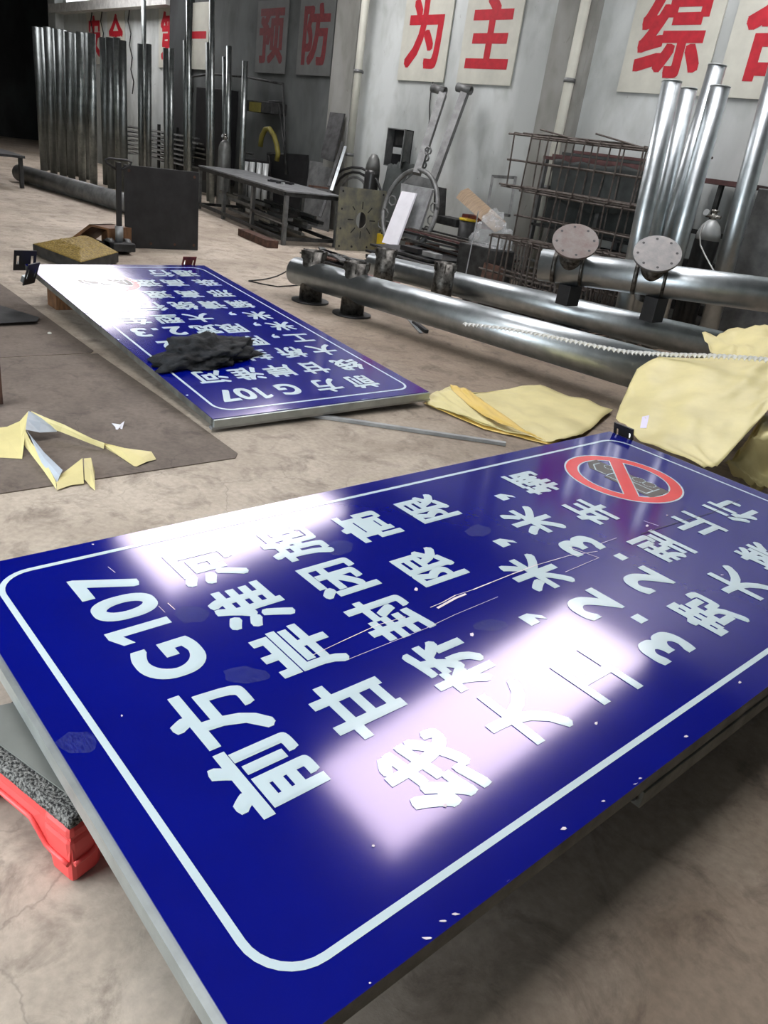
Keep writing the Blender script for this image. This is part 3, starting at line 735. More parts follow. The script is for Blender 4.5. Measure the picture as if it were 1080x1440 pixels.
o3 = sheetpoly('paper_sheet', [[dep(1072, 585, 4.7), dep(1035, 640, 4.35), dep(1018, 655, 4.2), at(1062, 690, .02)], [dep(1085, 590, 4.6), dep(1062, 612, 4.3), at(1068, 660, .15), at(1085, 694, .02)], [dep(1120, 600, 4.5), dep(1110, 620, 4.3), at(1110, 660, .12), at(1120, 700, .02)]], 'yellow',
               'crumpled yellow paper hanging below the draped sheet at the right edge', 9.1, .05, 12)
from mathutils.bvhtree import BVHTree
bv = BVHTree.FromPolygons([v.co.copy() for v in o.data.vertices], [tuple(p.vertices) for p in o.data.polygons])
for px, py, w in ((908, 593, 5), (974, 640, 6)):
    q = []
    for x, y in ((px - w, py - 7), (px + w, py - 9), (px + w - 4, py + 9), (px - w - 3, py + 9)):
        h = bv.ray_cast(EYE, ray(x, y).normalized())
        if h[0] is not None: q.append(h[0] - ray(x, y).normalized() * .004)
    if len(q) == 4:
        b = MB(); b.prism(q, [v + Vector((0, 0, .001)) for v in q]); b.build('tape_piece', 'lilac', o)
# steel strip on floor
a_, c_ = at(427, 582, .012), at(711, 624, .012)
tag(MB().bar(a_, c_, .03, .022).build('steel_strip', 'zinc', None, .002), 'thin grey steel tube lying on the floor between the two signs', 'bar')
a_, c_ = at(574, 448, .004), at(592, 468, .008)
tag(MB().bar(a_, c_, .035, .006).build('metal_offcut', 'galv'), 'small shiny metal offcut on the floor below the front pipe', 'offcut')
a_, c_ = at(582, 452, .02), at(600, 466, .02)
tag(MB().bar(a_, c_, .04, .03).build('rubber_offcut', 'rubber', None, .004), 'small black offcut beside the shiny one below the front pipe', 'offcut')
# cable on floor
pts = [at(440 - i * 10, 353 + [0, 8, 17, 24, 30, 35, 38, 40, 41, 42][i], .008) for i in range(10)] + [at(368, 399, .008), at(390, 403, .008), at(420, 401, .008)]
tag(MB().tube(pts, .007, 5).build('cable', 'rubber'), 'thin dark cable looping on the floor near the flanged pipe end', 'cable')
# steel sheet wedge at left edge
b = MB(); b.prism([at(-30, 446, .01), at(-20, 423, .01), at(55, 446, .01), at(52, 452, .01), at(-30, 456, .01)], [at(-30, 446, .03), at(-20, 423, .03), at(55, 446, .03), at(52, 452, .03), at(-30, 456, .03)])
tag(b.build('steel_sheet', 'dsteel'), 'pointed grey steel sheet lying on the floor at the left edge', 'sheet')
b = MB(); b.bar(at(-4, 572, .0) + Vector((0, 0, .02)), at(-4, 572, 0) + Vector((0, 0, .42)), .05); 
tag(b.build('steel_post', 'rust'), 'dark rusty post end standing at the left edge of the photo', 'post')

# ------------------------------------------------------------------ big pipes with sleeves
def flanged_pipe(label, a, bb, r, sleeves, r2=None, mt='galv'):
    a, bb = Vector(a), Vector(bb); t = thing('steel_pipe', label, 'pipe', (a.x, a.y, 0), group='large galvanised pipes with welded sleeves')
    o = t.location
    MB().pipe(a - o, bb - o, r, .01, 40, r2).build('pipe_body', mt, t)
    for (p, kind) in sleeves:
        p = Vector(p) - o
        if kind == 'foot':          # sleeve standing through the pipe with flange on the floor, open top
            MB().pipe((p.x, p.y, .0), (p.x, p.y, .50), .118, .008, 28, .108).build('sleeve', 'weld', t)
            MB().tube([(p.x, p.y, .0), (p.x, p.y, .018)], .19, 32).build('flange', 'disc', t)
            for k in range(6):
                an = k * math.pi / 3 + .3; d = Vector((math.cos(an), math.sin(an), 0))
                b = MB(); q = Vector((p.x, p.y, 0)); tt = d.cross(Vector((0, 0, 1))) * .004
                pr = [q + d * .105 + Vector((0, 0, .40)), q + d * .105 + Vector((0, 0, .50)), q + d * .14 + Vector((0, 0, .50)), q + d * .135 + Vector((0, 0, .43))]
                b.prism([v - tt for v in pr], [v + tt for v in pr]); b.build('gusset', 'weld', t)
    return t
zA = .26
pa0, pa1 = Vector((-6.80, 4.60, zA)), Vector((-2.55, 5.30, zA + .02))
flanged_pipe('long galvanised pipe in front, two black flanged sleeves near its left end', pa0, pa1, .135, [((-6.56, 4.64, 0), 'foot'), ((-5.98, 4.735, 0), 'foot')], .16)
pb0, pb1 = at(522, 371, zA), at(1010, 488, zA + .02)
db = (pb1 - pb0).normalized()
flanged_pipe('long galvanised pipe behind the front one, with two open black sleeves', pb0, pb1 + db * .3, .125, [(at(540, 381, zA), 'foot'), (at(622, 402, zA), 'foot')], .145)
# elevated pipe with blind flanges
pc0, pc1 = dep(760, 372, 7.3), dep(1073, 414, 6.75); dc = (pc1 - pc0).normalized(); pc1 = pc1 + dc * .9
t = thing('steel_pipe', 'raised galvanised pipe at right carrying two round bolted discs', 'pipe', (pc0.x, pc0.y, 0), group='large galvanised pipes with welded sleeves')
og = t.location
MB().pipe(pc0 - og, pc1 - og, .145, .01, 40).build('pipe_body', galv, t)
toc = (EYE - pc0).normalized()
for (px, py, ax_px, mm) in ((808, 340, 800, 'rustplate'), (925, 357, 915, 'plate')):
    best = min((pc0.lerp(pc1, f / 400) for f in range(401)), key=lambda w: abs((lambda c: 540 + F * c.x / c.z)(RM.transposed() @ (w - EYE)) - ax_px))
    toe = (EYE - best); toe.z = 0; toe.normalize()
    nd = (toe * .66 + Vector((0, 0, .75))).normalized()
    ax = best - og
    # distance along nd so that the disc centre lands at its height in the photo
    q = min((ax + nd * (k * .005) for k in range(30, 100)), key=lambda w: abs((lambda c: 720 + F * c.y / c.z)(RM.transposed() @ (w + og - EYE)) - py))
    Mx = nd.to_track_quat('Z', 'Y').to_matrix().to_4x4(); Mx.translation = q
    b = MB(); b.lathe([(.205, -.012), (.205, .012)], n=44, M=Mx)
    fo = b.build('blind_flange', mm, t)
    hb = MB()
    for k in range(8):
        an = k * math.pi / 4 + .2; hb.lathe([(.012, .0121), (.012, .0135)], n=10, M=Mx @ Matrix.Translation((.165 * math.cos(an), .165 * math.sin(an), 0)))
    hb.build('bolt_holes', 'rubber', fo)['kind'] = 'stuff'
    MB().tube([ax - nd * .19, q - nd * .012], .112, 28).build('sleeve', 'weld', t)
    for k in range(6):
        an = k * math.pi / 3; d_ = Mx.to_3x3() @ Vector((math.cos(an), math.sin(an), 0)); tt = d_.cross(nd) * .004
        pr = [q - nd * .012 + d_ * .11, q - nd * .012 + d_ * .18, q - nd * .10 + d_ * .11]
        MB().prism([v - tt for v in pr], [v + tt for v in pr]).build('gusset', 'weld', t)
    MB().tube([ax - dc * .15, ax - dc * .11], .152, 28).build('weld_collar', 'weld', t)
    MB().tube([ax + dc * .11, ax + dc * .14], .150, 28).build('weld_collar', 'weld', t)

# twisted white strip
pts = []
p0, p1, p2 = dep(652, 456, 6.35), dep(880, 492, 5.45), dep(1130, 514, 4.6)
b = MB(); n = 420; w = .017; prev = None
for i in range(n + 1):
    f = i / n; p = p0.lerp(p1, f * 2) if f < .5 else p1.lerp(p2, f * 2 - 1)
    p = p + Vector((0, 0, .015 * math.sin(f * 9)))
    d = (p1 - p0).normalized() if f < .5 else (p2 - p1).normalized(); x_ = d.cross(Vector((0, 0, 1))).normalized(); y_ = x_.cross(d)
    ph = i * .55; r_ = x_ * math.cos(ph) + y_ * math.sin(ph)
    cur = (b.b.verts.new(p - r_ * w), b.b.verts.new(p + r_ * w))
    if prev: b.b.faces.new((prev[0], cur[0], cur[1], prev[1]))
    prev = cur
b.solid = .006
tag(b.build('twisted_strip', 'rope'), 'long white twisted strip lying over the pipes and yellow paper', 'strip')

# ------------------------------------------------------------------ leaning upright pipes on the right
RP = [((866, 488), (945, 115), .088, 'upright pipe with the leftmost top of the right-hand cluster'), ((886, 482), (968, 125), .082, 'upright pipe second from the left in the right-hand cluster'),
      ((897, 472), (1009, 92), .088, 'tallest upright pipe in the right-hand cluster, its top above the others'), ((914, 488), (1013, 122), .092, 'bright upright pipe in front of the tallest one, right-hand cluster'), ((988, 492), (1104, 60), .098, 'rightmost leaning pipe, its top outside the photo')]
for (bx, by), (tx, ty), r, lab in RP:
    B = at(bx, by); 
    T = onY(tx, ty, B.y + .12)
    t = thing('upright_pipe', 'galvanised ' + lab, 'pipe', B, group='upright pipes by the rebar rack')
    MB().pipe(Vector((0, 0, .002)), T - B, r, .006, 28).build('pipe_body', galv, t)
    d = (T - B).normalized(); MB().pipe((T - B) - d * .006, (T - B) + d * .004, r + .003, .009, 28).build('cut_rim', 'cap', t)

# ------------------------------------------------------------------ upright poles on the left
LP = [(50, 38, 62, 6.3), (58, 39, 69, 6.5), (66, 38, 76, 6.3), (74, 40, 82, 6.6), (81, 41, 89, 6.4), (89, 42, 95, 6.6), (96, 45, 101, 6.4), (105, 47, 109, 6.8), (112, 45, 116, 6.5), (120, 46, 122, 6.8), (129, 47, 132, 6.5),
      (145, 53, 150, 6.9), (154, 53, 157, 6.7), (164, 53, 166, 7.0), (172, 57, 175, 6.8), (197, 62, 199, 7.4), (202, 0, 203, 7.8), (209, 62, 209, 7.3), (233, 68, 235, 7.5), (241, 68, 240, 7.7), (261, 57, 262, 8.1), (265, -20, 267, 7.9), (293, 60, 294, 8.4), (298, -5, 298, 8.1), (316, 80, 316, 8.8), (322, 65, 320, 8.72), (345, 86, 338, 8.35)]
plab = ['leftmost pipe of the dense left group', 'second pipe from the left of the dense left group', 'third pipe from the left of the dense group', 'fourth pipe from the left in the dense group', 'fifth pipe from the left in the dense group', 'sixth pipe from the left in the dense group', 'seventh pipe from the left in the dense group', 'pipe left of the first slogan character, back one', 'pipe just left of the first slogan character, front one', 'pipe below the left half of the first slogan character', 'bright pipe below the first slogan character',
        'back left pipe of the cluster under the roof-shaped character', 'front pipe of the cluster under the roof-shaped character', 'bright pipe right under the roof-shaped red character', 'shorter pipe right of the roof-shaped red character', 'short pipe left of the tall thin pole', 'tall thin pole whose top leaves the photo, leftmost such', 'short pipe right of the leftmost tall pole', 'dull pipe under the tall red character', 'bright pipe under the tall red character, right one', 'short dull pipe behind the middle tall pole', 'middle tall pole whose top leaves the photo', 'short dull pipe behind the right tall pole', 'rightmost tall pole beside the one-stroke board', 'dull pipe left of the gas cylinder behind the workbench', 'bright pipe behind the grey gas cylinder', 'lone rightmost pipe of the left row, beside the yellow hose']
for (tx, ty, bx, Y), lab in zip(LP, plab):
    B = floorY(bx, Y); T = onY(tx, ty, Y + .02)
    r = .075 if tx < 180 else (.055 if ty > 5 else .05)
    t = thing('upright_pipe', 'galvanised ' + lab, 'pipe', B, group='upright pipes along the back wall')
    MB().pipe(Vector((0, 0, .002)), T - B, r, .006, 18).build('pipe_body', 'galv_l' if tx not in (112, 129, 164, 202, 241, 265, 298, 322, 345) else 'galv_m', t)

# four pipe offcuts behind the workbench
for i, px in enumerate((346, 355, 365, 374)):
    B = floorY(px, 8.5); T = onY(px, 227 + i, B.y)
    t = thing('pipe_offcut', 'short pale pipe standing behind the workbench, %s of four' % ('leftmost', 'second from left', 'second from right', 'rightmost')[i], 'pipe', (T.x, B.y, 0), group='short pipes behind the workbench')
    MB().pipe((0, 0, .0), (0, 0, T.z), .055, .006, 16).build('pipe_body', 'cap', t)

# long pipe on the floor far left + trestle
a_, c_ = at(28, 243, .16), at(182, 287, .16)
t = thing('steel_pipe', 'dull pipe lying on the floor in front of the left upright pipes', 'pipe', (a_.x, a_.y, 0), group='large galvanised pipes with welded sleeves')
MB().pipe(a_ - t.location, c_ - t.location + (c_ - a_).normalized() * .1, .15, .01, 32).build('pipe_body', 'gsteel', t)
t = thing('work_trestle', 'dark low trestle table at the far left edge', 'trestle', at(8, 262) + Vector((-.15, -.2, 0)), 0)
b = MB().box(-1.6, .35, -.3, .5, .50, .54); b.build('table_top', 'dsteel', t)
for x in (-1.5, .2):
    for y in (-.25, .42): MB().box(x, x + .08, y, y + .06, 0, .50).build('leg', 'dsteel', t)
MB().box(-1.5, .2, -.25, -.2, .2, .26).build('stretcher', 'dsteel', t)

# ------------------------------------------------------------------ flange plates standing upright
def square_plate(label, X, y0, y1, h, m, lean, central):
    t = thing('flange_plate', label, 'plate', (X, (y0 + y1) / 2, 0), math.radians(0))
    hw = (y1 - y0) / 2
    Mx = Matrix.Rotation(math.radians(-lean), 4, 'Y')
    b = MB()
    if central:                            # plate with a real round hole and slots
        n = 48; cz, cy, hr = h * .50, .0, .105
        outer = []
        for k in range(n):
            a = 2 * math.pi * k / n + .001; dx, dz = math.cos(a), math.sin(a); s_ = min(hw / abs(dx) if abs(dx) > 1e-6 else 9, (h / 2) / abs(dz) if abs(dz) > 1e-6 else 9)
            outer.append((cy + dx * s_, cz + dz * s_))
        for x0, flip in ((-.012, 0), (.012, 1)):
            vo = [b.b.verts.new(Mx @ Vector((x0, p[0], p[1]))) for p in outer]; vi = [b.b.verts.new(Mx @ Vector((x0, cy + hr * math.cos(2 * math.pi * k / n), cz + hr * 1.15 * math.sin(2 * math.pi * k / n)))) for k in range(n)]
            for k in range(n): b.b.faces.new((vo[k], vo[(k + 1) % n], vi[(k + 1) % n], vi[k]))
            if flip:
                for k in range(n):
                    b.b.faces.new((vo[k], vo[(k + 1) % n], pvo[(k + 1) % n], pvo[k])); b.b.faces.new((vi[k], vi[(k + 1) % n], pvi[(k + 1) % n], pvi[k]))
            pvo, pvi = vo, vi
        b.build('plate_body', m, t)
        b = MB()
        for k in range(8):
            a = k * math.pi / 4 + math.pi / 2; l0, l1 = .16, .27
            if k in (1,): l0 = .2
            p, q = Vector((0, math.cos(a), math.sin(a))), None
            u_ = Vector((0, math.cos(a), math.sin(a))); n_ = Vector((0, -math.sin(a), math.cos(a))) * .008
            cc_ = Vector((0.0125, cy, cz)); pr = [cc_ + u_ * l0 - n_, cc_ + u_ * l1 - n_, cc_ + u_ * l1 + n_, cc_ + u_ * l0 + n_]
            b.prism([Mx @ v for v in pr], [Mx @ (v + Vector((.002, 0, 0))) for v in pr])
        b.build('slots', 'rubber', t)
    else:
        b.box(-.012, .012, -hw, hw, 0, h, Mx); b.build('plate_body', m, t, bevel=.004)
    hb = MB()
    for y in (-hw + .06, -hw * .33, hw * .33, hw - .06):
        for z in (.06, h - .06) if y in (-hw + .06, hw - .06) else (.06,):
            M_ = Mx @ Matrix.Translation((.0125, y, z)) @ Matrix.Rotation(math.radians(90), 4, 'Y'); hb.lathe([(.018, 0), (.018, .002)], n=10, M=M_)
    for z in (h * .35, h * .66) if central else ():
        for y in (-hw + .06, hw - .06):
            M_ = Mx @ Matrix.Translation((.0125, y, z)) @ Matrix.Rotation(math.radians(90), 4, 'Y'); hb.lathe([(.016, 0), (.016, .002)], n=10, M=M_)
    hb.build('bolt_holes', 'rubber' if central else 'rust', t)['kind'] = 'stuff'
    return t
square_plate('large black square steel plate standing upright behind the pallet truck', -9.50, 3.92, 4.88, .93, 'black', 2, False)
square_plate('square flange plate with round hole and slots leaning on the workbench end', -10.0, 7.45, 8.36, .91, 'greenb', 2.5, True)

# ------------------------------------------------------------------ workbench
t = thing('workbench', 'long grey steel workbench with bars stored underneath', 'table', (-10.2, 6.62, 0), 0)
ld = Vector((-4.1, .72, 0)).normalized(); wd = Vector((.02, 1, 0)).normalized(); LT, WT = 4.25, 1.0; ht = .765
P4 = [Vector((0, 0, 0)), ld * LT, ld * LT + wd * WT, wd * WT]
MB().prism([p + Vector((0, 0, ht - .02)) for p in P4], [p + Vector((0, 0, ht)) for p in P4]).build('table_top', 'tabletop', t)
for a, c in ((0, 1), (1, 2), (2, 3), (3, 0)):
    i_ = (P4[0] + P4[1] + P4[2] + P4[3]) / 4
    p, q = P4[a].lerp(i_, .03), P4[c].lerp(i_, .03)
    MB().bar(p + Vector((0, 0, ht - .05)), q + Vector((0, 0, ht - .05)), .05, .058).build('apron_rail', 'dsteel', t)
    MB().bar(p + Vector((0, 0, .09)), q + Vector((0, 0, .09)), .05, .05).build('bottom_rail', 'dsteel', t)
for f in (.01, .33, .66, .99):
    for g in (.03, .97):
        p = ld * LT * f + wd * WT * g
        MB().bar(p, p + Vector((0, 0, ht - .07)), .055).build('leg', 'gsteel', t)
MB().bar(ld * .1 + Vector((0, .02, .33)), ld * 1.4 + Vector((0, .02, .33)), .04, .04).build('middle_rail', 'dsteel', t)
# angle bars and tool on table
o0 = t.location
for k in range(34):
    f0 = R.uniform(.02, .55); f1 = f0 + R.uniform(.15, .42); g = .14 + .17 * (k % 5) + R.uniform(-.02, .02); z = .139 + .046 * (k // 5)
    p, q = o0 + ld * LT * f0 + wd * WT * g + Vector((0, 0, z)), o0 + ld * LT * min(f1, .95) + wd * WT * g + Vector((0, 0, z))
    tag(MB().bar(p, q, R.uniform(.04, .1), .044).build('steel_bar', ['dsteel', 'gsteel', 'frame', 'zinc'][k % 4]), 'steel bar stored lengthwise under the grey workbench', 'bar', 'bars under the workbench')
cpt = at(395, 256, ht + .02)
t = thing('clamp_tool', 'small black cross-shaped tool lying on the workbench', 'tool', cpt)
for k, an in enumerate((.3, 1.2, 2.3)): MB().bar(Vector((math.cos(an), math.sin(an), 0)) * -.22, Vector((math.cos(an), math.sin(an), 0)) * .22, .04, .03).build('arm', 'black', t)
p, q = at(434, 261, ht + .015), at(462, 265, ht + .015)
tag(MB().bar(p, q, .04, .03).build('angle_bar', 'rust'), 'short rusty angle bar at the right end of the workbench', 'bar')
tag(MB().box(-.03, .03, -.02, .02, 0, .03).build('metal_block', 'cap'), 'small pale metal block on the workbench beside the black tool', 'block').location = at(398, 259, ht + .001)
t = MB().box(0, 1.1, 0, .18, 0, .1); o = t.build('steel_channel', 'rust'); o.location = (-11.0, 6.32, 0.005); o.rotation_euler[2] = math.radians(-8)
tag(o, 'rusty channel lying on the floor along the front foot of the workbench', 'channel')

# ------------------------------------------------------------------ pallet truck, tray of swarf, wooden box
jb = at(168, 356)
t = thing('pallet_truck', 'hand pallet truck with upright black handle beyond the farther sign', 'pallet truck', jb, 0)
MB().box(-.16, .16, -.13, .13, .04, .13).build('pump_base', 'dsteel', t, .01)
for s_ in (-1, 1): MB().tube([(-.03, s_ * .10 - .03, .08), (-.03, s_ * .10 + .03, .08)], .08, 18).build('steering_wheel', 'gsteel', t)
MB().tube([(0, 0, .13), (0, 0, .30)], .045, 14).build('pump_cylinder', 'zinc', t)
MB().bar((0, 0, .22), (0.0, 0, .97), .055, .035).build('handle_shaft', 'black', t)
hp = [(0, -.03, .9), (0, -.13, .95), (0, -.15, .985), (0, -.1, 1.0), (0, 0, 1.0), (0, .1, 1.0), (0, .15, .985), (0, .13, .95), (0, .03, .9)]
MB().tube(hp, .013, 8).build('handle_loop', 'black', t)
for s_ in (-1, 1):
    MB().bar((-.1, s_ * .17, .075), (-.55, s_ * .17, .06), .12, .04).build('fork', 'dsteel', t)
# tray with swarf
t = thing('pallet_tray', 'low dark tray heaped with yellow brass swarf', 'tray', (0, 0, 0))
q = [at(46, 343, .12), at(114, 369, .12), at(142, 352, .12) + Vector((.1, .15, 0)), at(78, 337, .12) + Vector((-.3, .5, 0))]
MB().prism([v - Vector((0, 0, .1)) for v in q], q).build('tray_base', 'dsteel', t)
c_ = (q[0] + q[1] + q[2] + q[3]) / 4
def hf(a, e):
    p = q[0].lerp(q[1], a).lerp(q[3].lerp(q[2], a), e); ed = min(a, 1 - a, e, 1 - e) * 4
    p = p.copy(); p.z = .121 + .07 * min(1, ed) + R.uniform(-.008, .008) * min(1, ed); return p
mo = MB().sheet(hf, 40, 40, .004).build('swarf_heap', 'mesh_y', t); mo['kind'] = 'stuff'
t = thing('wooden_box', 'brown wooden crate leaning beside the pallet truck handle', 'box', at(126, 352) + Vector((-.30, .22, 0)), math.radians(25))
MB().box(-.3, .25, -.02, .02, 0, .03).build('side_board', 'wood', t)
MB().prism([(-.34, -.18, .0), (-.28, -.18, 0), (.10, -.18, .26), (.04, -.18, .26)], [(-.34, .18, .0), (-.28, .18, 0), (.10, .18, .26), (.04, .18, .26)]).build('side_board', 'wood', t)
MB().box(.04, .34, -.18, .18, .24, .26).build('top_board', 'wood', t)
MB().box(.31, .34, -.18, .18, 0, .24).build('side_board', 'wood', t)
MB().box(-.1, .31, .15, .18, 0, .235).build('side_board', 'wood', t)

# ------------------------------------------------------------------ items along the back wall
# gas cylinders
def cylinder(label, B, r, h, m, capm, collar):
    t = thing('gas_cylinder', label, 'gas cylinder', B)
    MB().lathe([(r * .96, 0), (r, .02), (r, h * .78), (r * .93, h * .84), (r * .70, h * .895), (r * .4, h * .925), (r * .28, h * .93)], n=26).build('bottle_body', m, t)
    if collar: MB().lathe([(r * 1.01, h * .79), (r * .945, h * .842), (r * .715, h * .90), (r * .42, h * .93), (r * .3, h * .94)], n=26).build('bottle_shoulder', capm, t)
    v = MB().tube([(0, 0, h * .92), (0, 0, h)], r * .2, 12).build('valve', 'brass', t)
    MB().tube([(-r * .7, 0, h * .965), (r * .6, 0, h * .965)], .018, 8).build('regulator_arm', 'brass', v)
    MB().lathe([(.035, -.012), (.035, .012)], n=14, M=Matrix.Translation((-r * .7, -.01, h * .985)) @ Matrix.Rotation(math.radians(70), 4, 'X')).build('gauge', 'cap', v)
    MB().tube([(0, 0, h), (0, 0, h + .02)], r * .32, 12).build('valve_wheel', 'brass', v)
    return t
Bc = floorY(1000, 8.5) 
T_ = onY(1006, 298, 8.35); cylinder('dark gas cylinder with pale shoulder behind the leaning pipes at right', (T_.x, 8.35, 0), .13, T_.z, 'bottle', 'cap', True)
pts = [onY(x, y, 8.2) for x, y in ((990, 315), (984, 330), (985, 345), (992, 360), (1002, 378), (1015, 395))]
tag(MB().tube(pts, .008, 6).build('hose', 'rope'), 'thin white hose running down from the dark gas cylinder at right', 'hose')
T_ = onY(317, 190, 8.42); cylinder('grey gas cylinder behind the left end of the workbench', (T_.x, 8.42, 0), .13, T_.z, 'greybottle', 'cap', False)
T_ = onY(530, 217, 8.9); t = thing('gas_cylinder', 'dark gas cylinder with bullet-shaped cap between drain pipe and switch box', 'gas cylinder', (T_.x, 8.85, 0))
h_ = T_.z; MB().lathe([(.12, 0), (.125, .02), (.125, h_ - .32), (.122, h_ - .25)], n=26).build('bottle_body', 'bottle', t)
MB().lathe([(.122, h_ - .25), (.115, h_ - .17), (.09, h_ - .07), (.05, h_ - .01), (.02, h_)], n=26).build('bottle_cap', 'greybottle', t)
# switch box
p = onY(557, 183, WY - .02); q = onY(573, 226, WY - .02)
t = thing('switch_box', 'open grey metal switch box on the wall with a dark inside', 'electrical box', ((p.x + q.x) / 2, WY, 1.25))
w_, h_ = .24, .58
for bx in ((-w_, w_, -.16, -.15, 0, 0),): pass
MB().box(-w_, w_, -.02, 0, 0, h_).build('back_panel', 'black', t)
for x0, x1, z0_, z1 in ((-w_, -w_ + .015, 0, h_), (w_ - .015, w_, 0, h_), (-w_, w_, 0, .015), (-w_, w_, h_ - .015, h_)): MB().box(x0, x1, -.17, -.02, z0_, z1).build('side_panel', 'gsteel', t)
MB().box(-.12, .10, -.10, -.02, .2, .30).build('breaker', 'cap', t); MB().box(-.12, .10, -.06, -.02, .34, .5).build('breaker', 'dsteel', t)
MB().bar((w_, -.17, h_ / 2), (w_ + .16, -.34, h_ / 2), .012, h_).build('door', 'gsteel', t)
# cable bundle under the switch box
for k in range(9):
    x0 = onY(560 + (k // 3) * 11 + (k % 3) * 1.5, 226, WY - .1).x; pts = [Vector((x0 + math.sin(k * .3 + j * .9) * .03 - j * .035, WY - .10 - .045 * (k % 3) - .045 * j, 1.25 - j * .2)) for j in range(7)]
    tag(MB().tube(pts, .018, 6).build('cable', ['rubber', 'dsteel', 'gsteel'][k % 3]), 'thick cable in the bundle hanging below the open switch box', 'cable', 'cables hanging below the switch box')
# sheet of sacking / hanging rag
tag(sheetpoly('hanging_rag', [[onY(545, 235, WY - .22), onY(560, 228, WY - .2), onY(585, 232, WY - .16)], [onY(525, 320, WY - .5), onY(545, 320, WY - .45), onY(560, 310, WY - .4)]], 'tarp', None, 4.4, .05, 12), 'dark rag hanging below the open switch box', 'rag')
# big lamp bracket leaning on the wall
t = thing('lamp_bracket', 'grey steel ring bracket with two long arms leaning against the wall', 'bracket', (0, 0, 0))
def dB(x, y, d): return dep(x, y, d)
def dY(x, y, Y): return onY(x, y, Y)
MB().bar(dY(586, 245, 8.35), dY(623, 132, 9.0), .11, .09).build('arm', 'gsteel', t)
MB().bar(dY(606, 262, 8.35), dY(654, 130, 9.0), .11, .09).build('arm', 'gsteel', t)
for x, y in ((620, 128), (656, 127)):
    e = dY(x, y, 9.0); MB().pipe(e + Vector((-.16, -.04, .03)), e + Vector((.08, .02, 0)), .06, .008, 16).build('arm_socket', 'gsteel', t)
ring = []
cxp, cyp, rx, ry = 577, 296, 37, 57
for k in range(41):
    a = 2 * math.pi * k / 40; ring.append((cxp + rx * math.cos(a) - 9 * math.sin(a) * -1 * .0 + (-(math.sin(a)) * -1) * -10, cyp + ry * math.sin(a)))
MB().tube([dY(x, y, 8.35 - (y - 245) / 110 * .5) for x, y in ring], .035, 8, False).build('ring_frame', 'gsteel', t)
b = MB()
for (x0, y0) in ((541, 300), (545, 318), (552, 282), (606, 310), (600, 325), (610, 292), (594, 338), (537, 315)):
    pts = [dY(x0 + 5 * math.cos(k * .9) , y0 + 7 * math.sin(k * .9), 8.1) for k in range(8)]; b.tube(pts, .012, 5, False)
so = b.build('scrollwork', 'gsteel', t); so['kind'] = 'stuff'
b = MB()
for y0 in (212, 222, 232):
    pts = [dY(602 - (y0 - 212) * .35 + 4.5 * math.cos(k * .9), y0 + 5 * math.sin(k * .9), 8.5) for k in range(8)]; b.tube(pts, .014, 5, False)
b.build('scrollwork', 'gsteel', t)['kind'] = 'stuff'
q = [dY(583, 246, 8.33), dY(606, 252, 8.33), dY(612, 266, 8.30), dY(568, 258, 8.30)]
MB().prism(q, [v + Vector((0, -.03, 0)) for v in q]).build('neck_plate', 'gsteel', t)
q = [dY(567, 258, 8.20), dY(611, 267, 8.20), dY(588, 338, 7.95), dY(562, 330, 7.95)]
MB().prism(q, [v + Vector((0, -.04, 0)) for v in q]).build('centre_panel', 'zinc', t)
q = [onY(567, 269, 8.05), onY(587, 272, 8.05), onY(560, 346, 7.72), onY(539, 341, 7.72)]
tag(MB().prism(q, [v + Vector((0, -.03, 0)) for v in q]).build('white_panel', 'whitepanel'), 'narrow white panel leaning in front of the grey ring bracket', 'panel')
q = [onY(613, 262, 8.7), onY(628, 265, 8.7), onY(626, 305, 8.6), onY(612, 305, 8.6)]
tag(MB().prism(q, [v + Vector((0, -.04, 0)) for v in q]).build('dark_board', 'dsteel'), 'dark board standing between the ring bracket and the wall', 'board')
# yellow container
p = onY(535, 337, 8.3); t = thing('yellow_canister', 'small yellow plastic canister beside the slotted flange plate', 'container', (p.x, 8.3, 0))
MB().box(-.08, .08, -.05, .05, 0, .28).build('can_body', 'yellowplastic', t, .012); MB().tube([(.03, 0, .28), (.03, 0, .31)], .022, 12).build('can_lid', 'rubber', t)
# hoses left of box: coil
for k in range(3):
    pts = [onY(498 + (10 + 5 * k) * math.cos(a * .35 + 3.6) * 1.9, 275 + (26 + 7 * k) * math.sin(a * .35 + 3.6), 8.9 - .03 * k) for a in range(10)]
    tag(MB().tube(pts, .022, 7).build('hose', 'rubber' if k else 'gsteel'), 'grey-black hose coiled on the wall left of the bullet-capped cylinder', 'hose', 'hoses coiled by the drain pipe')
# leaning dark board & angle bars
q = [onY(466, 158, 9.12), onY(486, 160, 9.12), onY(470, 228, 8.75), onY(452, 222, 8.75)]
tag(MB().prism(q, [v + Vector((0, -.03, 0)) for v in q]).build('dark_board', 'dsteel'), 'tall narrow black board leaning against the sooty wall', 'board')
for k, (a, c) in enumerate((((482, 200), (462, 262)), ((486, 206), (466, 268)), ((476, 232), (450, 305)))):
    tag(MB().bar(onY(*a, 9.0), onY(c[0], c[1], 8.4), .05, .02).build('angle_bar', 'galv' if k == 1 else 'dsteel'), ['dark angle bar leaning by the black board', 'shiny angle bar leaning by the black board, right one', 'low angle bar leaning behind the right end of the workbench'][k], 'bar')
q = [onY(437, 226, 9.2), onY(470, 232, 9.2), onY(462, 330, 8.8), onY(425, 322, 8.8)]
tag(MB().prism(q, [v + Vector((0, -.02, 0)) for v in q]).build('steel_sheet', 'gsteel'), 'mottled grey steel sheet leaning behind the workbench', 'sheet')
q = [onY(377, 214, 9.28), onY(434, 218, 9.28), onY(434, 312, 9.2), onY(377, 300, 9.2)]
for v in q[2:]: v.z = 0.0
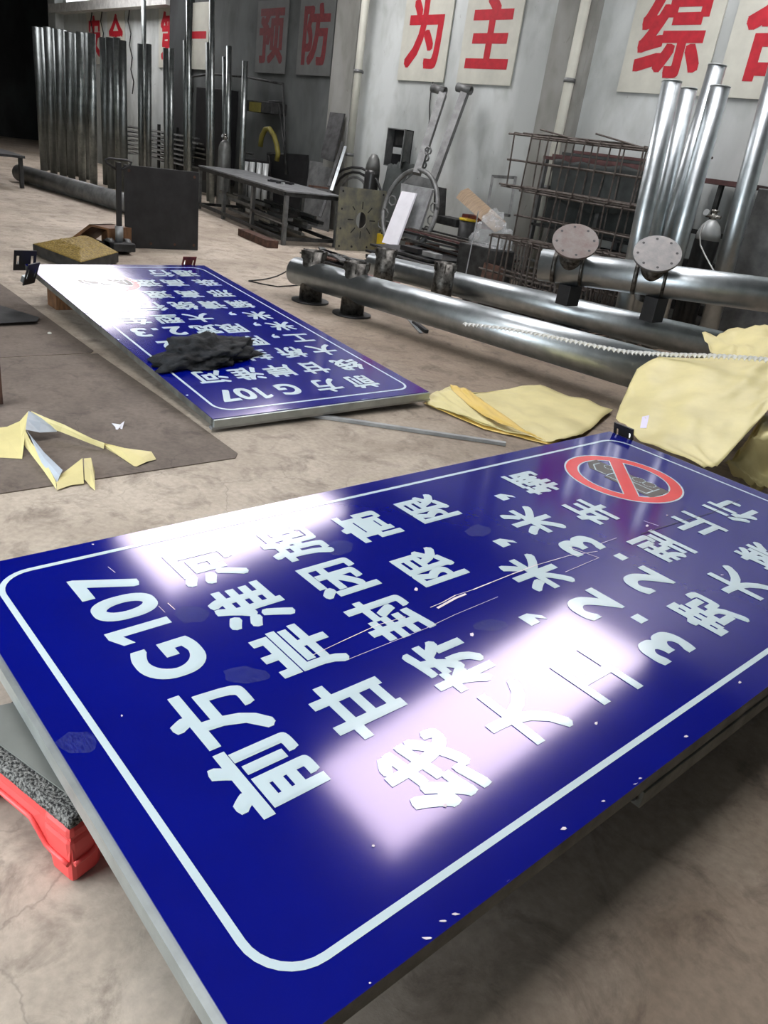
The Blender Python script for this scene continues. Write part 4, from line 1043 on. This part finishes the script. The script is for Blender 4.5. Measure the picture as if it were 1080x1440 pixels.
tag(MB().prism(q, [v + Vector((0, -.03, 0)) for v in q]).build('dark_board', 'black'), 'wide black panel low on the wall behind the workbench', 'board')
# tube frame (trolley) against the sooty wall
t = thing('tubular_stand', 'tall tubular steel frame standing by the sooty wall', 'frame', (0, 0, 0))
for a, c in (((345, 108), (398, 118)), ((398, 118), (402, 245)), ((392, 145), (404, 246)), ((378, 143), (398, 143)), ((270, 108), (296, 104)), ((270, 108), (271, 130)), ((296, 104), (345, 108)), ((376, 217), (400, 217)), ((378, 217), (380, 250))):
    MB().tube([onY(*a, 9.12), onY(*c, 9.12)], .022, 8).build('tube_bar', 'dsteel', t)
# dark cabinet and machine
def wallbox(name, px0, py0, px1, py1, Y0, Y1, m, label, cat, bev=.01):
    p, q = onY(px0, py0, Y0), onY(px1, py1, Y0)
    o = MB().box(min(p.x, q.x), max(p.x, q.x), Y0, Y1, max(0, min(p.z, q.z)), max(p.z, q.z)).build(name, m, None, bev)
    return tag(o, label, cat) if label else o
wallbox('steel_cabinet', 276, 122, 312, 260, 8.97, 9.27, 'black', 'tall dark cabinet behind the tall poles left of the gas cylinder', 'cabinet')
t = wallbox('control_box', 347, 140, 381, 160, 8.95, 9.305, 'dsteel', 'dark control box with yellow front hanging on the sooty wall', 'box')
p, q = onY(351, 143, 8.94), onY(366, 158, 8.94)
ch = MB().box(p.x, q.x, 8.935, 8.95, q.z, p.z).build('yellow_cover', mat('dull_yellow', (.16, .14, .02), .6), t)
# coiled yellow hose
pts = [onY(x, y, 8.8) for x, y in ((366, 206), (368, 192), (373, 182), (379, 181), (385, 190), (389, 203), (391, 216), (389, 226))]
tag(MB().tube(pts, .05, 8).build('hose', mat('yellow_hose', (.14, .12, .015), .6)), 'yellow hose arching beside the lone rightmost pole', 'hose')
t = thing('welding_machine', 'dark welding machine behind the workbench under the yellow hose', 'machine', (onY(358, 230, 8.9).x, 8.98, 0))
MB().box(-.25, .22, -.2, .2, .1, .95).build('machine_body', 'black', t, .02); MB().tube([(-.15, -.2, 1.05), (.12, -.2, 1.05)], .018, 8).build('handle', 'dsteel', t)
for s_ in (-1, 1): MB().tube([(s_ * .15, -.22, .09), (s_ * .15, -.17, .09)], .09, 16).build('wheel', 'rubber', t)
MB().box(-.1, .05, -.23, -.2, .6, .75).build('dial_panel', 'gsteel', t)
# rack of long bars behind poles
t = thing('bar_rack', 'low rack holding long steel bars behind the tall poles', 'rack', (0, 0, 0))
rx0, rx1 = onY(188, 200, 8.9).x, onY(272, 215, 8.9).x
for f in (.05, .35, .65, .95):
    x = rx0 + (rx1 - rx0) * f; MB().box(x - .03, x + .03, 9.02, 9.08, 0, 1.30).build('rack_post', 'dsteel', t)
    for zi in range(7): MB().box(x - .02, x + .02, 8.66, 9.02, .515 + zi * .1, .535 + zi * .1).build('rack_arm', 'dsteel', t)
k = 0
for zi in range(7):
    for yi in range(3):
        z = .551 + zi * .1; y = 8.72 + yi * .1; a0 = rx0 + R.uniform(-.3, .2)
        tag(MB().bar((a0, y + R.uniform(-.02, .02), z), (rx1 + R.uniform(-.2, .6), y + R.uniform(-.02, .02), z), .05, .03).build('steel_bar', ['zinc', 'gsteel', 'frame'][k % 3]), 'long steel bar stacked on the rack behind the tall poles', 'bar', 'bars on the rack behind the poles'); k += 1
for px, y0, w in ((256, 100, .2), (243, 112, .15)):
    p = onY(px, y0, 9.26); tag(sheetpoly('hanging_coat', [[p, p + Vector((w, 0, -.05)), p + Vector((w * 2, 0, -.02))], [p + Vector((-.1, -.05, -1.2)), p + Vector((w, -.1, -1.2)), p + Vector((w * 2, -.05, -1.1))]], 'gsteel' if px == 256 else 'cloth', None, px * .1, .05, 10), 'grey work coat hanging behind the tall pole' if px == 256 else 'black work coat hanging behind the tall pole', 'coat')
for x0, lab in ((127, 'dark cable hanging beside the leftmost slogan character'), (141, 'dark cable hanging between the two leftmost slogan boards'), (179, 'long dark cable hanging right of the roof-shaped slogan character')):
    pts = [onY(x0 + (2 if j % 2 else -1) + j * (.8 if x0 < 170 else 1.0), -4 + j * 17, WY - .05) for j in range(9)]
    tag(MB().tube(pts, .014, 5).build('cable', 'rubber'), lab, 'cable')

# ------------------------------------------------------------------ rebar cages
def cage(label, x0, x1, y0, y1, z0, z1, step, rot=0., pv=None, ext=.12, mid=True):
    t = thing('rebar_cage', label, 'rebar cage', (x0, y0, z0), rot, group='rebar cages')
    L_, W_, H_ = x1 - x0, y1 - y0, z1 - z0
    rows = [0, .5, 1] if mid else [0, 1]
    for y in (0, 1):
        for z in rows:
            e0, e1 = R.uniform(0, ext), R.uniform(0, ext)
            MB().tube([(-e0, y * W_, z * H_ + .0), (L_ / 2, y * W_ + R.uniform(-.01, .01), z * H_ + R.uniform(-.01, .01)), (L_ + e1, y * W_, z * H_)], .014, 6).build('long_bar', 'rebar', t)
    n = int(L_ / step)
    for i in range(n + 1):
        x = .04 + i * step + R.uniform(-.03, .03); j = R.uniform(-.03, .03)
        b = MB(); c_ = [(x, -.015, -.015), (x + j, -.015, H_ + .015), (x + j, W_ + .015, H_ + .015), (x, W_ + .015, -.015)]
        for a_, d_ in zip(c_, c_[1:] + c_[:1]): b.tube([a_, d_], .010, 5)
        b.build('stirrup', 'rebar', t)
    return t
xr = -7.25
cage('top cage of the rusty rebar stack by the wall', xr, xr + 2.35, 7.95, 8.42, 1.30, 1.88, .27)
cage('middle cage of the rusty rebar stack by the wall', xr + .3, xr + 2.4, 7.95, 8.42, .68, 1.26, .25)
cage('bottom cage of the rusty rebar stack by the wall', xr + .4, xr + 2.4, 7.95, 8.42, .03, .64, .22)
cage('low front rebar cage left of the raised pipe end', -6.35, -5.2, 6.9, 7.22, .02, .78, .10, math.radians(4))
cage('low rebar cage on the floor behind the raised pipe', -5.15, -4.72, 6.75, 7.35, .02, .56, .09, 0)
cage('small rebar cage standing behind the low ones', -5.6, -4.8, 7.42, 7.72, .02, .80, .12, math.radians(0))
for k, ax_px in enumerate((808, 930)):
    w = min((pc0.lerp(pc1, f / 400) for f in range(401)), key=lambda w: abs((lambda c: 540 + F * c.x / c.z)(RM.transposed() @ (w - EYE)) - ax_px))
    zb = zA + .137
    tag(MB().box(w.x - .07, w.x + .07, w.y - .09, w.y + .09, zb, w.z - .146).build('support_block', 'black', None, .004), 'burnt dark block between the raised pipe and the pipe below, under the %s disc' % ('left', 'right')[k], 'block')
for k in range(16):
    y = 7.98 + .028 * k; x0 = xr - R.uniform(-.4, .15); z = 1.276 if k % 2 else 1.277
    tag(MB().tube([(x0, y, z), (x0 + R.uniform(1.4, 2.3), y + R.uniform(-.008, .008), z)], .011, 6).build('rebar_rod', 'rebar'), 'rebar rod in the dense layer between the top and middle cages', 'bar', 'rebar rods between the stacked cages')
for k in range(9):
    y = 7.98 + .05 * k; x0 = xr + R.uniform(0., .8)
    tag(MB().tube([(x0, y, 1.906), (x0 + R.uniform(.8, 1.5), y + R.uniform(-.01, .01), 1.906)], .010, 6).build('rebar_rod', 'rebar'), 'rebar rod lying flat on top of the stacked cages', 'bar', 'rebar rods on top of the stack')
for k in range(12):
    x0 = R.uniform(-6.6, -6.0); y = R.uniform(7.3, 7.6)
    tag(MB().tube([(x0, y, .012 + .021 * k), (x0 + R.uniform(.5, .9), y + R.uniform(-.1, .1), .012 + .021 * k)], .010, 6).build('rebar_rod', 'rebar'), 'loose rebar rod lying among the cages', 'bar', 'loose rebar rods among the cages')
for k, (a, c) in enumerate((((760, 182), (790, 190)), ((838, 188), (905, 208)), ((655, 0), (0, 0)))[:2]):
    tag(MB().tube([onY(*a, 7.97), onY(c[0] + 40, c[1] + 12, 7.97)], .011, 6).build('rebar_rod', 'rebar'), ['loose rod on the top edge of the rebar stack, left one', 'loose rod sloping over the top edge of the rebar stack'][k], 'bar')
# small rebar hook frames at the right end
for k, (px, py) in enumerate(((967, 212), (958, 245))):
    p = onY(px, py, 8.0); tag(MB().tube([p + Vector((-.05, 0, -.12)), p + Vector((0, 0, .0)), p + Vector((.12, 0, .0)), p + Vector((.12, 0, -.04))], .016, 6).build('rebar_hook', 'rebar'), ['upper', 'lower'][k] + ' bent rebar hook between the leaning pipes', 'hook')
# shelf behind the cages
RL = 1.95
t = thing('sheet_rack', 'rack of dark boards behind the rebar cages', 'rack', (-7.2, 8.55, 0))
MB().box(0, RL, 0, .6, 1.66, 1.70).build('shelf_board', 'redbrown', t)
MB().box(0, RL, 0, .6, .85, .88).build('shelf_board', 'dsteel', t)
for x in (0, 1.0, RL - .06):
    for y in (0, .54): MB().box(x, x + .06, y, y + .06, 0, 1.66).build('rack_post', 'gsteel', t)
for k in range(4): tag(MB().box(-7.05 + k * .12, -5.55 + k * .06, 8.64 + k * .09, 8.67 + k * .09, .881, 1.35 + .04 * (k % 3)).build('plywood_sheet', ['tarp', 'dsteel', 'gsteel'][k % 3]), 'dark sheet standing on edge on the rack, %s' % ('frontmost', 'second from the front', 'third from the front', 'rearmost')[k], 'sheet', 'dark sheets on the rack')
for k in range(6): tag(MB().box(-7.1 + k * .04, -5.4, 8.64, 9.06, .01 + k * .12, .12 + k * .12).build('flat_bundle', ['dsteel', 'gsteel', 'tarp'][k % 3], None, .01), 'flat dark bundle low on the rack, %s of six' % ('bottom', 'second from below', 'third from below', 'third from the top', 'second from the top', 'topmost')[k], 'bundle', 'flat bundles on the rack floor')
for k in range(3): tag(MB().box(-7.1 + k * .15, -5.4 + k * .03, 8.6, 9.1, 1.701 + k * .035, 1.733 + k * .035).build('red_board', ['redbrown', 'tarp', 'redbrown'][k]), 'flat dark red board on top of the rack, %s one' % ('lowest', 'middle', 'top')[k], 'board')
tag(sheetpoly('tarpaulin', [[Vector((-7.0, 8.52, 1.66)), Vector((-6.2, 8.5, 1.67)), Vector((-5.4, 8.52, 1.66))], [Vector((-6.9, 8.48, 1.2)), Vector((-6.2, 8.46, 1.12)), Vector((-5.45, 8.48, 1.25))]], 'tarp', None, 7.7, .04, 12), 'dark tarpaulin hanging over the front of the rack behind the rebar', 'tarpaulin')
# right side: grey panel, beam
tag(MB().box(-4.35, -3.4, 8.75, 9.25, 0, 1.66).build('grey_locker', 'gsteel', None, .01), 'grey metal locker by the wall at the right edge', 'locker')
t = thing('steel_table', 'tall rusty-topped steel stand by the wall behind the dark gas cylinder', 'table', (0, 0, 0))
MB().box(-5.18, -4.42, 8.75, 9.25, 1.64, 1.69).build('table_top', 'redbrown', t)
for x in (-5.15, -4.82, -4.49): MB().box(x, x + .05, 8.77, 8.82, 0, 1.64).build('leg', 'dsteel', t)
MB().box(-5.15, -4.45, 8.77, 8.81, 1.1, 1.15).build('stretcher', 'dsteel', t)
for k in range(7):
    z = .0 + .115 * k; tag(MB().box(-5.1, -4.45, 8.85, 9.2, z + .001, z + .113).build('flat_bundle', ['dsteel', 'gsteel'][k % 2], None, .006), 'flat steel bundle piled under the rusty-topped stand', 'bundle', 'steel bundles under the rusty-topped stand')
# ------------------------------------------------------------------ clutter between ring bracket and rebar
def slabq(name, q, th, m, label, cat, kind=None):
    o = MB().prism([v - Vector((0, 0, th)) for v in q], q).build(name, m, None, .003); return tag(o, label, cat)
zz = .04
for k in range(7):
    c0_ = at(640, 372, 0); ofs = R.uniform(-.12, .12)
    X0, Y0 = -8.6 + ofs, 6.95 + R.uniform(-.08, .08)
    tag(MB().box(X0, X0 + 1.25 + R.uniform(-.1, .1), Y0, Y0 + .85, .012 + k * .045, .04 + k * .045).build('steel_plate', ['dsteel', 'black', 'gsteel'][k % 3], None, .003), 'dark steel plate in the flat pile behind the open sleeves', 'plate', 'flat pile of dark steel plates')
tag(MB().box(-8.1, -7.75, 7.1, 7.25, .325, .39).build('metal_block', 'black', None, .004), 'black rectangular offcut lying on the plate pile, left one', 'block')
tag(MB().box(-7.68, -7.42, 7.12, 7.25, .325, .385).build('metal_block', 'zinc', None, .004), 'grey rectangular offcut lying on the plate pile, right one', 'block')
for k in range(10):
    a_ = Vector((-8.9 + R.uniform(-.3, .3), 7.95 + R.uniform(-.1, .25), .341 + .0215 * k)); 
    tag(MB().bar(a_, a_ + Vector((2.0 + R.uniform(-.3, .3), R.uniform(-.25, .1), 0)), .07, .02).build('steel_bar', ['rebar', 'dsteel', 'gsteel', 'redbrown'][k % 4]), 'steel bar in the messy pile below the pale plank', 'bar', 'bars piled below the pale plank')
for k in range(3): tag(MB().box(-8.8 + .6 * k, -8.7 + .6 * k, 7.8, 8.4, 0, .33).build('timber_block', 'rust'), 'rusty support block under the messy bar pile, %s one' % ('left', 'middle', 'right')[k], 'block')
q = [onY(648, 268, 8.6), onY(700, 316, 8.1), onY(696, 327, 8.0), onY(641, 278, 8.5)]
tag(MB().prism(q, [v + Vector((.02, .12, .05)) for v in q]).build('wooden_plank', 'plank', None, .003), 'pale brown plank sloping in front of the wall', 'plank')
p = onY(657, 300, 8.5); t = thing('paint_bucket', 'dark bucket with a yellow lid under the sloping pale plank', 'bucket', (p.x, 8.55, 0.0))
MB().lathe([(.11, 0), (.13, p.z - .1)], n=22).build('bucket_body', 'dsteel', t); MB().lathe([(.135, p.z - .1), (.135, p.z - .07)], n=22).build('bucket_lid', 'yellowplastic', t)
wallbox('dark_box', 612, 302, 640, 320, 8.4, 8.7, 'dsteel', 'dark box beside the foot of the ring bracket', 'box')
wallbox('dark_box', 650, 300, 675, 322, 8.62, 8.9, 'primer', 'dark reddish box under the sloping pale plank', 'box')
# rectangular tube frame at wall
t = thing('tube_frame', 'thin rectangular steel frame leaning on the wall left of the rebar', 'frame', (0, 0, 0))
cs = [(693, 248), (725, 250), (716, 303), (684, 300)]
for a, c in zip(cs, cs[1:] + cs[:1]): MB().bar(onY(*a, 9.1 - (a[1] - 248) * .008), onY(*c, 9.1 - (c[1] - 248) * .008), .04).build('tube_bar', 'gsteel', t)
# plastic bag
me = clothf(9, .24, .2, .32, None, 0); me.materials.clear(); me.materials.append(MT['bag'])
o = bpy.data.objects.new('plastic_bag', me); COL.objects.link(o); p = onY(728, 322, 8.0); o.location = (p.x, 7.55, .62); tag(o, 'crumpled clear plastic bag beside the rebar cages', 'bag')
tag(MB().box(o.location.x - .35, o.location.x + .3, 7.35, 7.72, 0, .57).build('scrap_bin', 'dsteel', None, .01), 'dark scrap bin below the clear plastic bag', 'bin')
# bricks
for k in range(6):
    p = at(560 + k % 3 * 16, 372 + (k // 3) * 7, .05 + .055 * (1 - k // 3)); 
    tag(MB().box(-.12, .12, -.06, .06, -.026, .026).build('brick', 'brick', None, .004), 'pink brick in the little stack behind the middle open sleeves', 'brick', 'pink bricks behind the pipes')
    o = COL.objects[-1] if False else bpy.data.objects[[x for x in bpy.data.objects.keys() if x.startswith('brick')][-1]]
    o.location = Vector((-8.05 + (k % 3) * .245, 6.42 + (k % 3) * .06, .027 + .0525 * (k // 3))); o.rotation_euler[2] = math.radians(14)
# dark upright plate stubs near sleeve
for k in range(26):
    X0, Y0 = R.uniform(-9.2, -8.5), R.uniform(6.35, 6.8); an = R.uniform(-.5, .6); l_ = R.uniform(.15, .4)
    d_ = Vector((math.cos(an), math.sin(an), 0)) * l_; z_ = .012 + .022 * (k % 5)
    tag(MB().bar(Vector((X0, Y0, z_)) - d_, Vector((X0, Y0, z_)) + d_, R.uniform(.04, .12), .02).build('steel_offcut', ['dsteel', 'black', 'frame', 'rust', 'gsteel'][k % 5]), 'steel offcut strewn on the floor in front of the plate pile', 'offcut', 'offcuts in front of the plate pile')
for k in range(24):
    X0, Y0 = R.uniform(-6.3, -4.7), R.uniform(6.55, 6.8) + .0; an = R.uniform(-.3, .9); l_ = R.uniform(.12, .3)
    d_ = Vector((math.cos(an), math.sin(an), 0)) * l_; z_ = .012 + .022 * (k % 6)
    tag(MB().bar(Vector((X0, Y0, z_)) - d_, Vector((X0, Y0, z_)) + d_, R.uniform(.03, .1), .02).build('steel_offcut', ['dsteel', 'black', 'rebar', 'frame'][k % 4]), 'steel offcut strewn on the floor behind the two long pipes', 'offcut', 'offcuts behind the long pipes')
q = [at(668, 420, 0), at(700, 424, 0), at(697, 422, 0) + Vector((0, 0, .4)), at(672, 418, 0) + Vector((0, 0, .42))]
tag(MB().prism(q, [v + Vector((.01, .02, 0)) for v in q]).build('steel_plate', 'rust'), 'small rusty plate standing behind the second open sleeve', 'plate')
p = at(650, 455, 0)
tag(MB().tube([(-6.35, 6.6, .0), (-6.6, 6.9, 1.0)], .007, 5).build('thin_rod', 'zinc'), 'thin pale rod standing in front of the plate pile', 'rod')
p = onY(945, 460, 7.0)
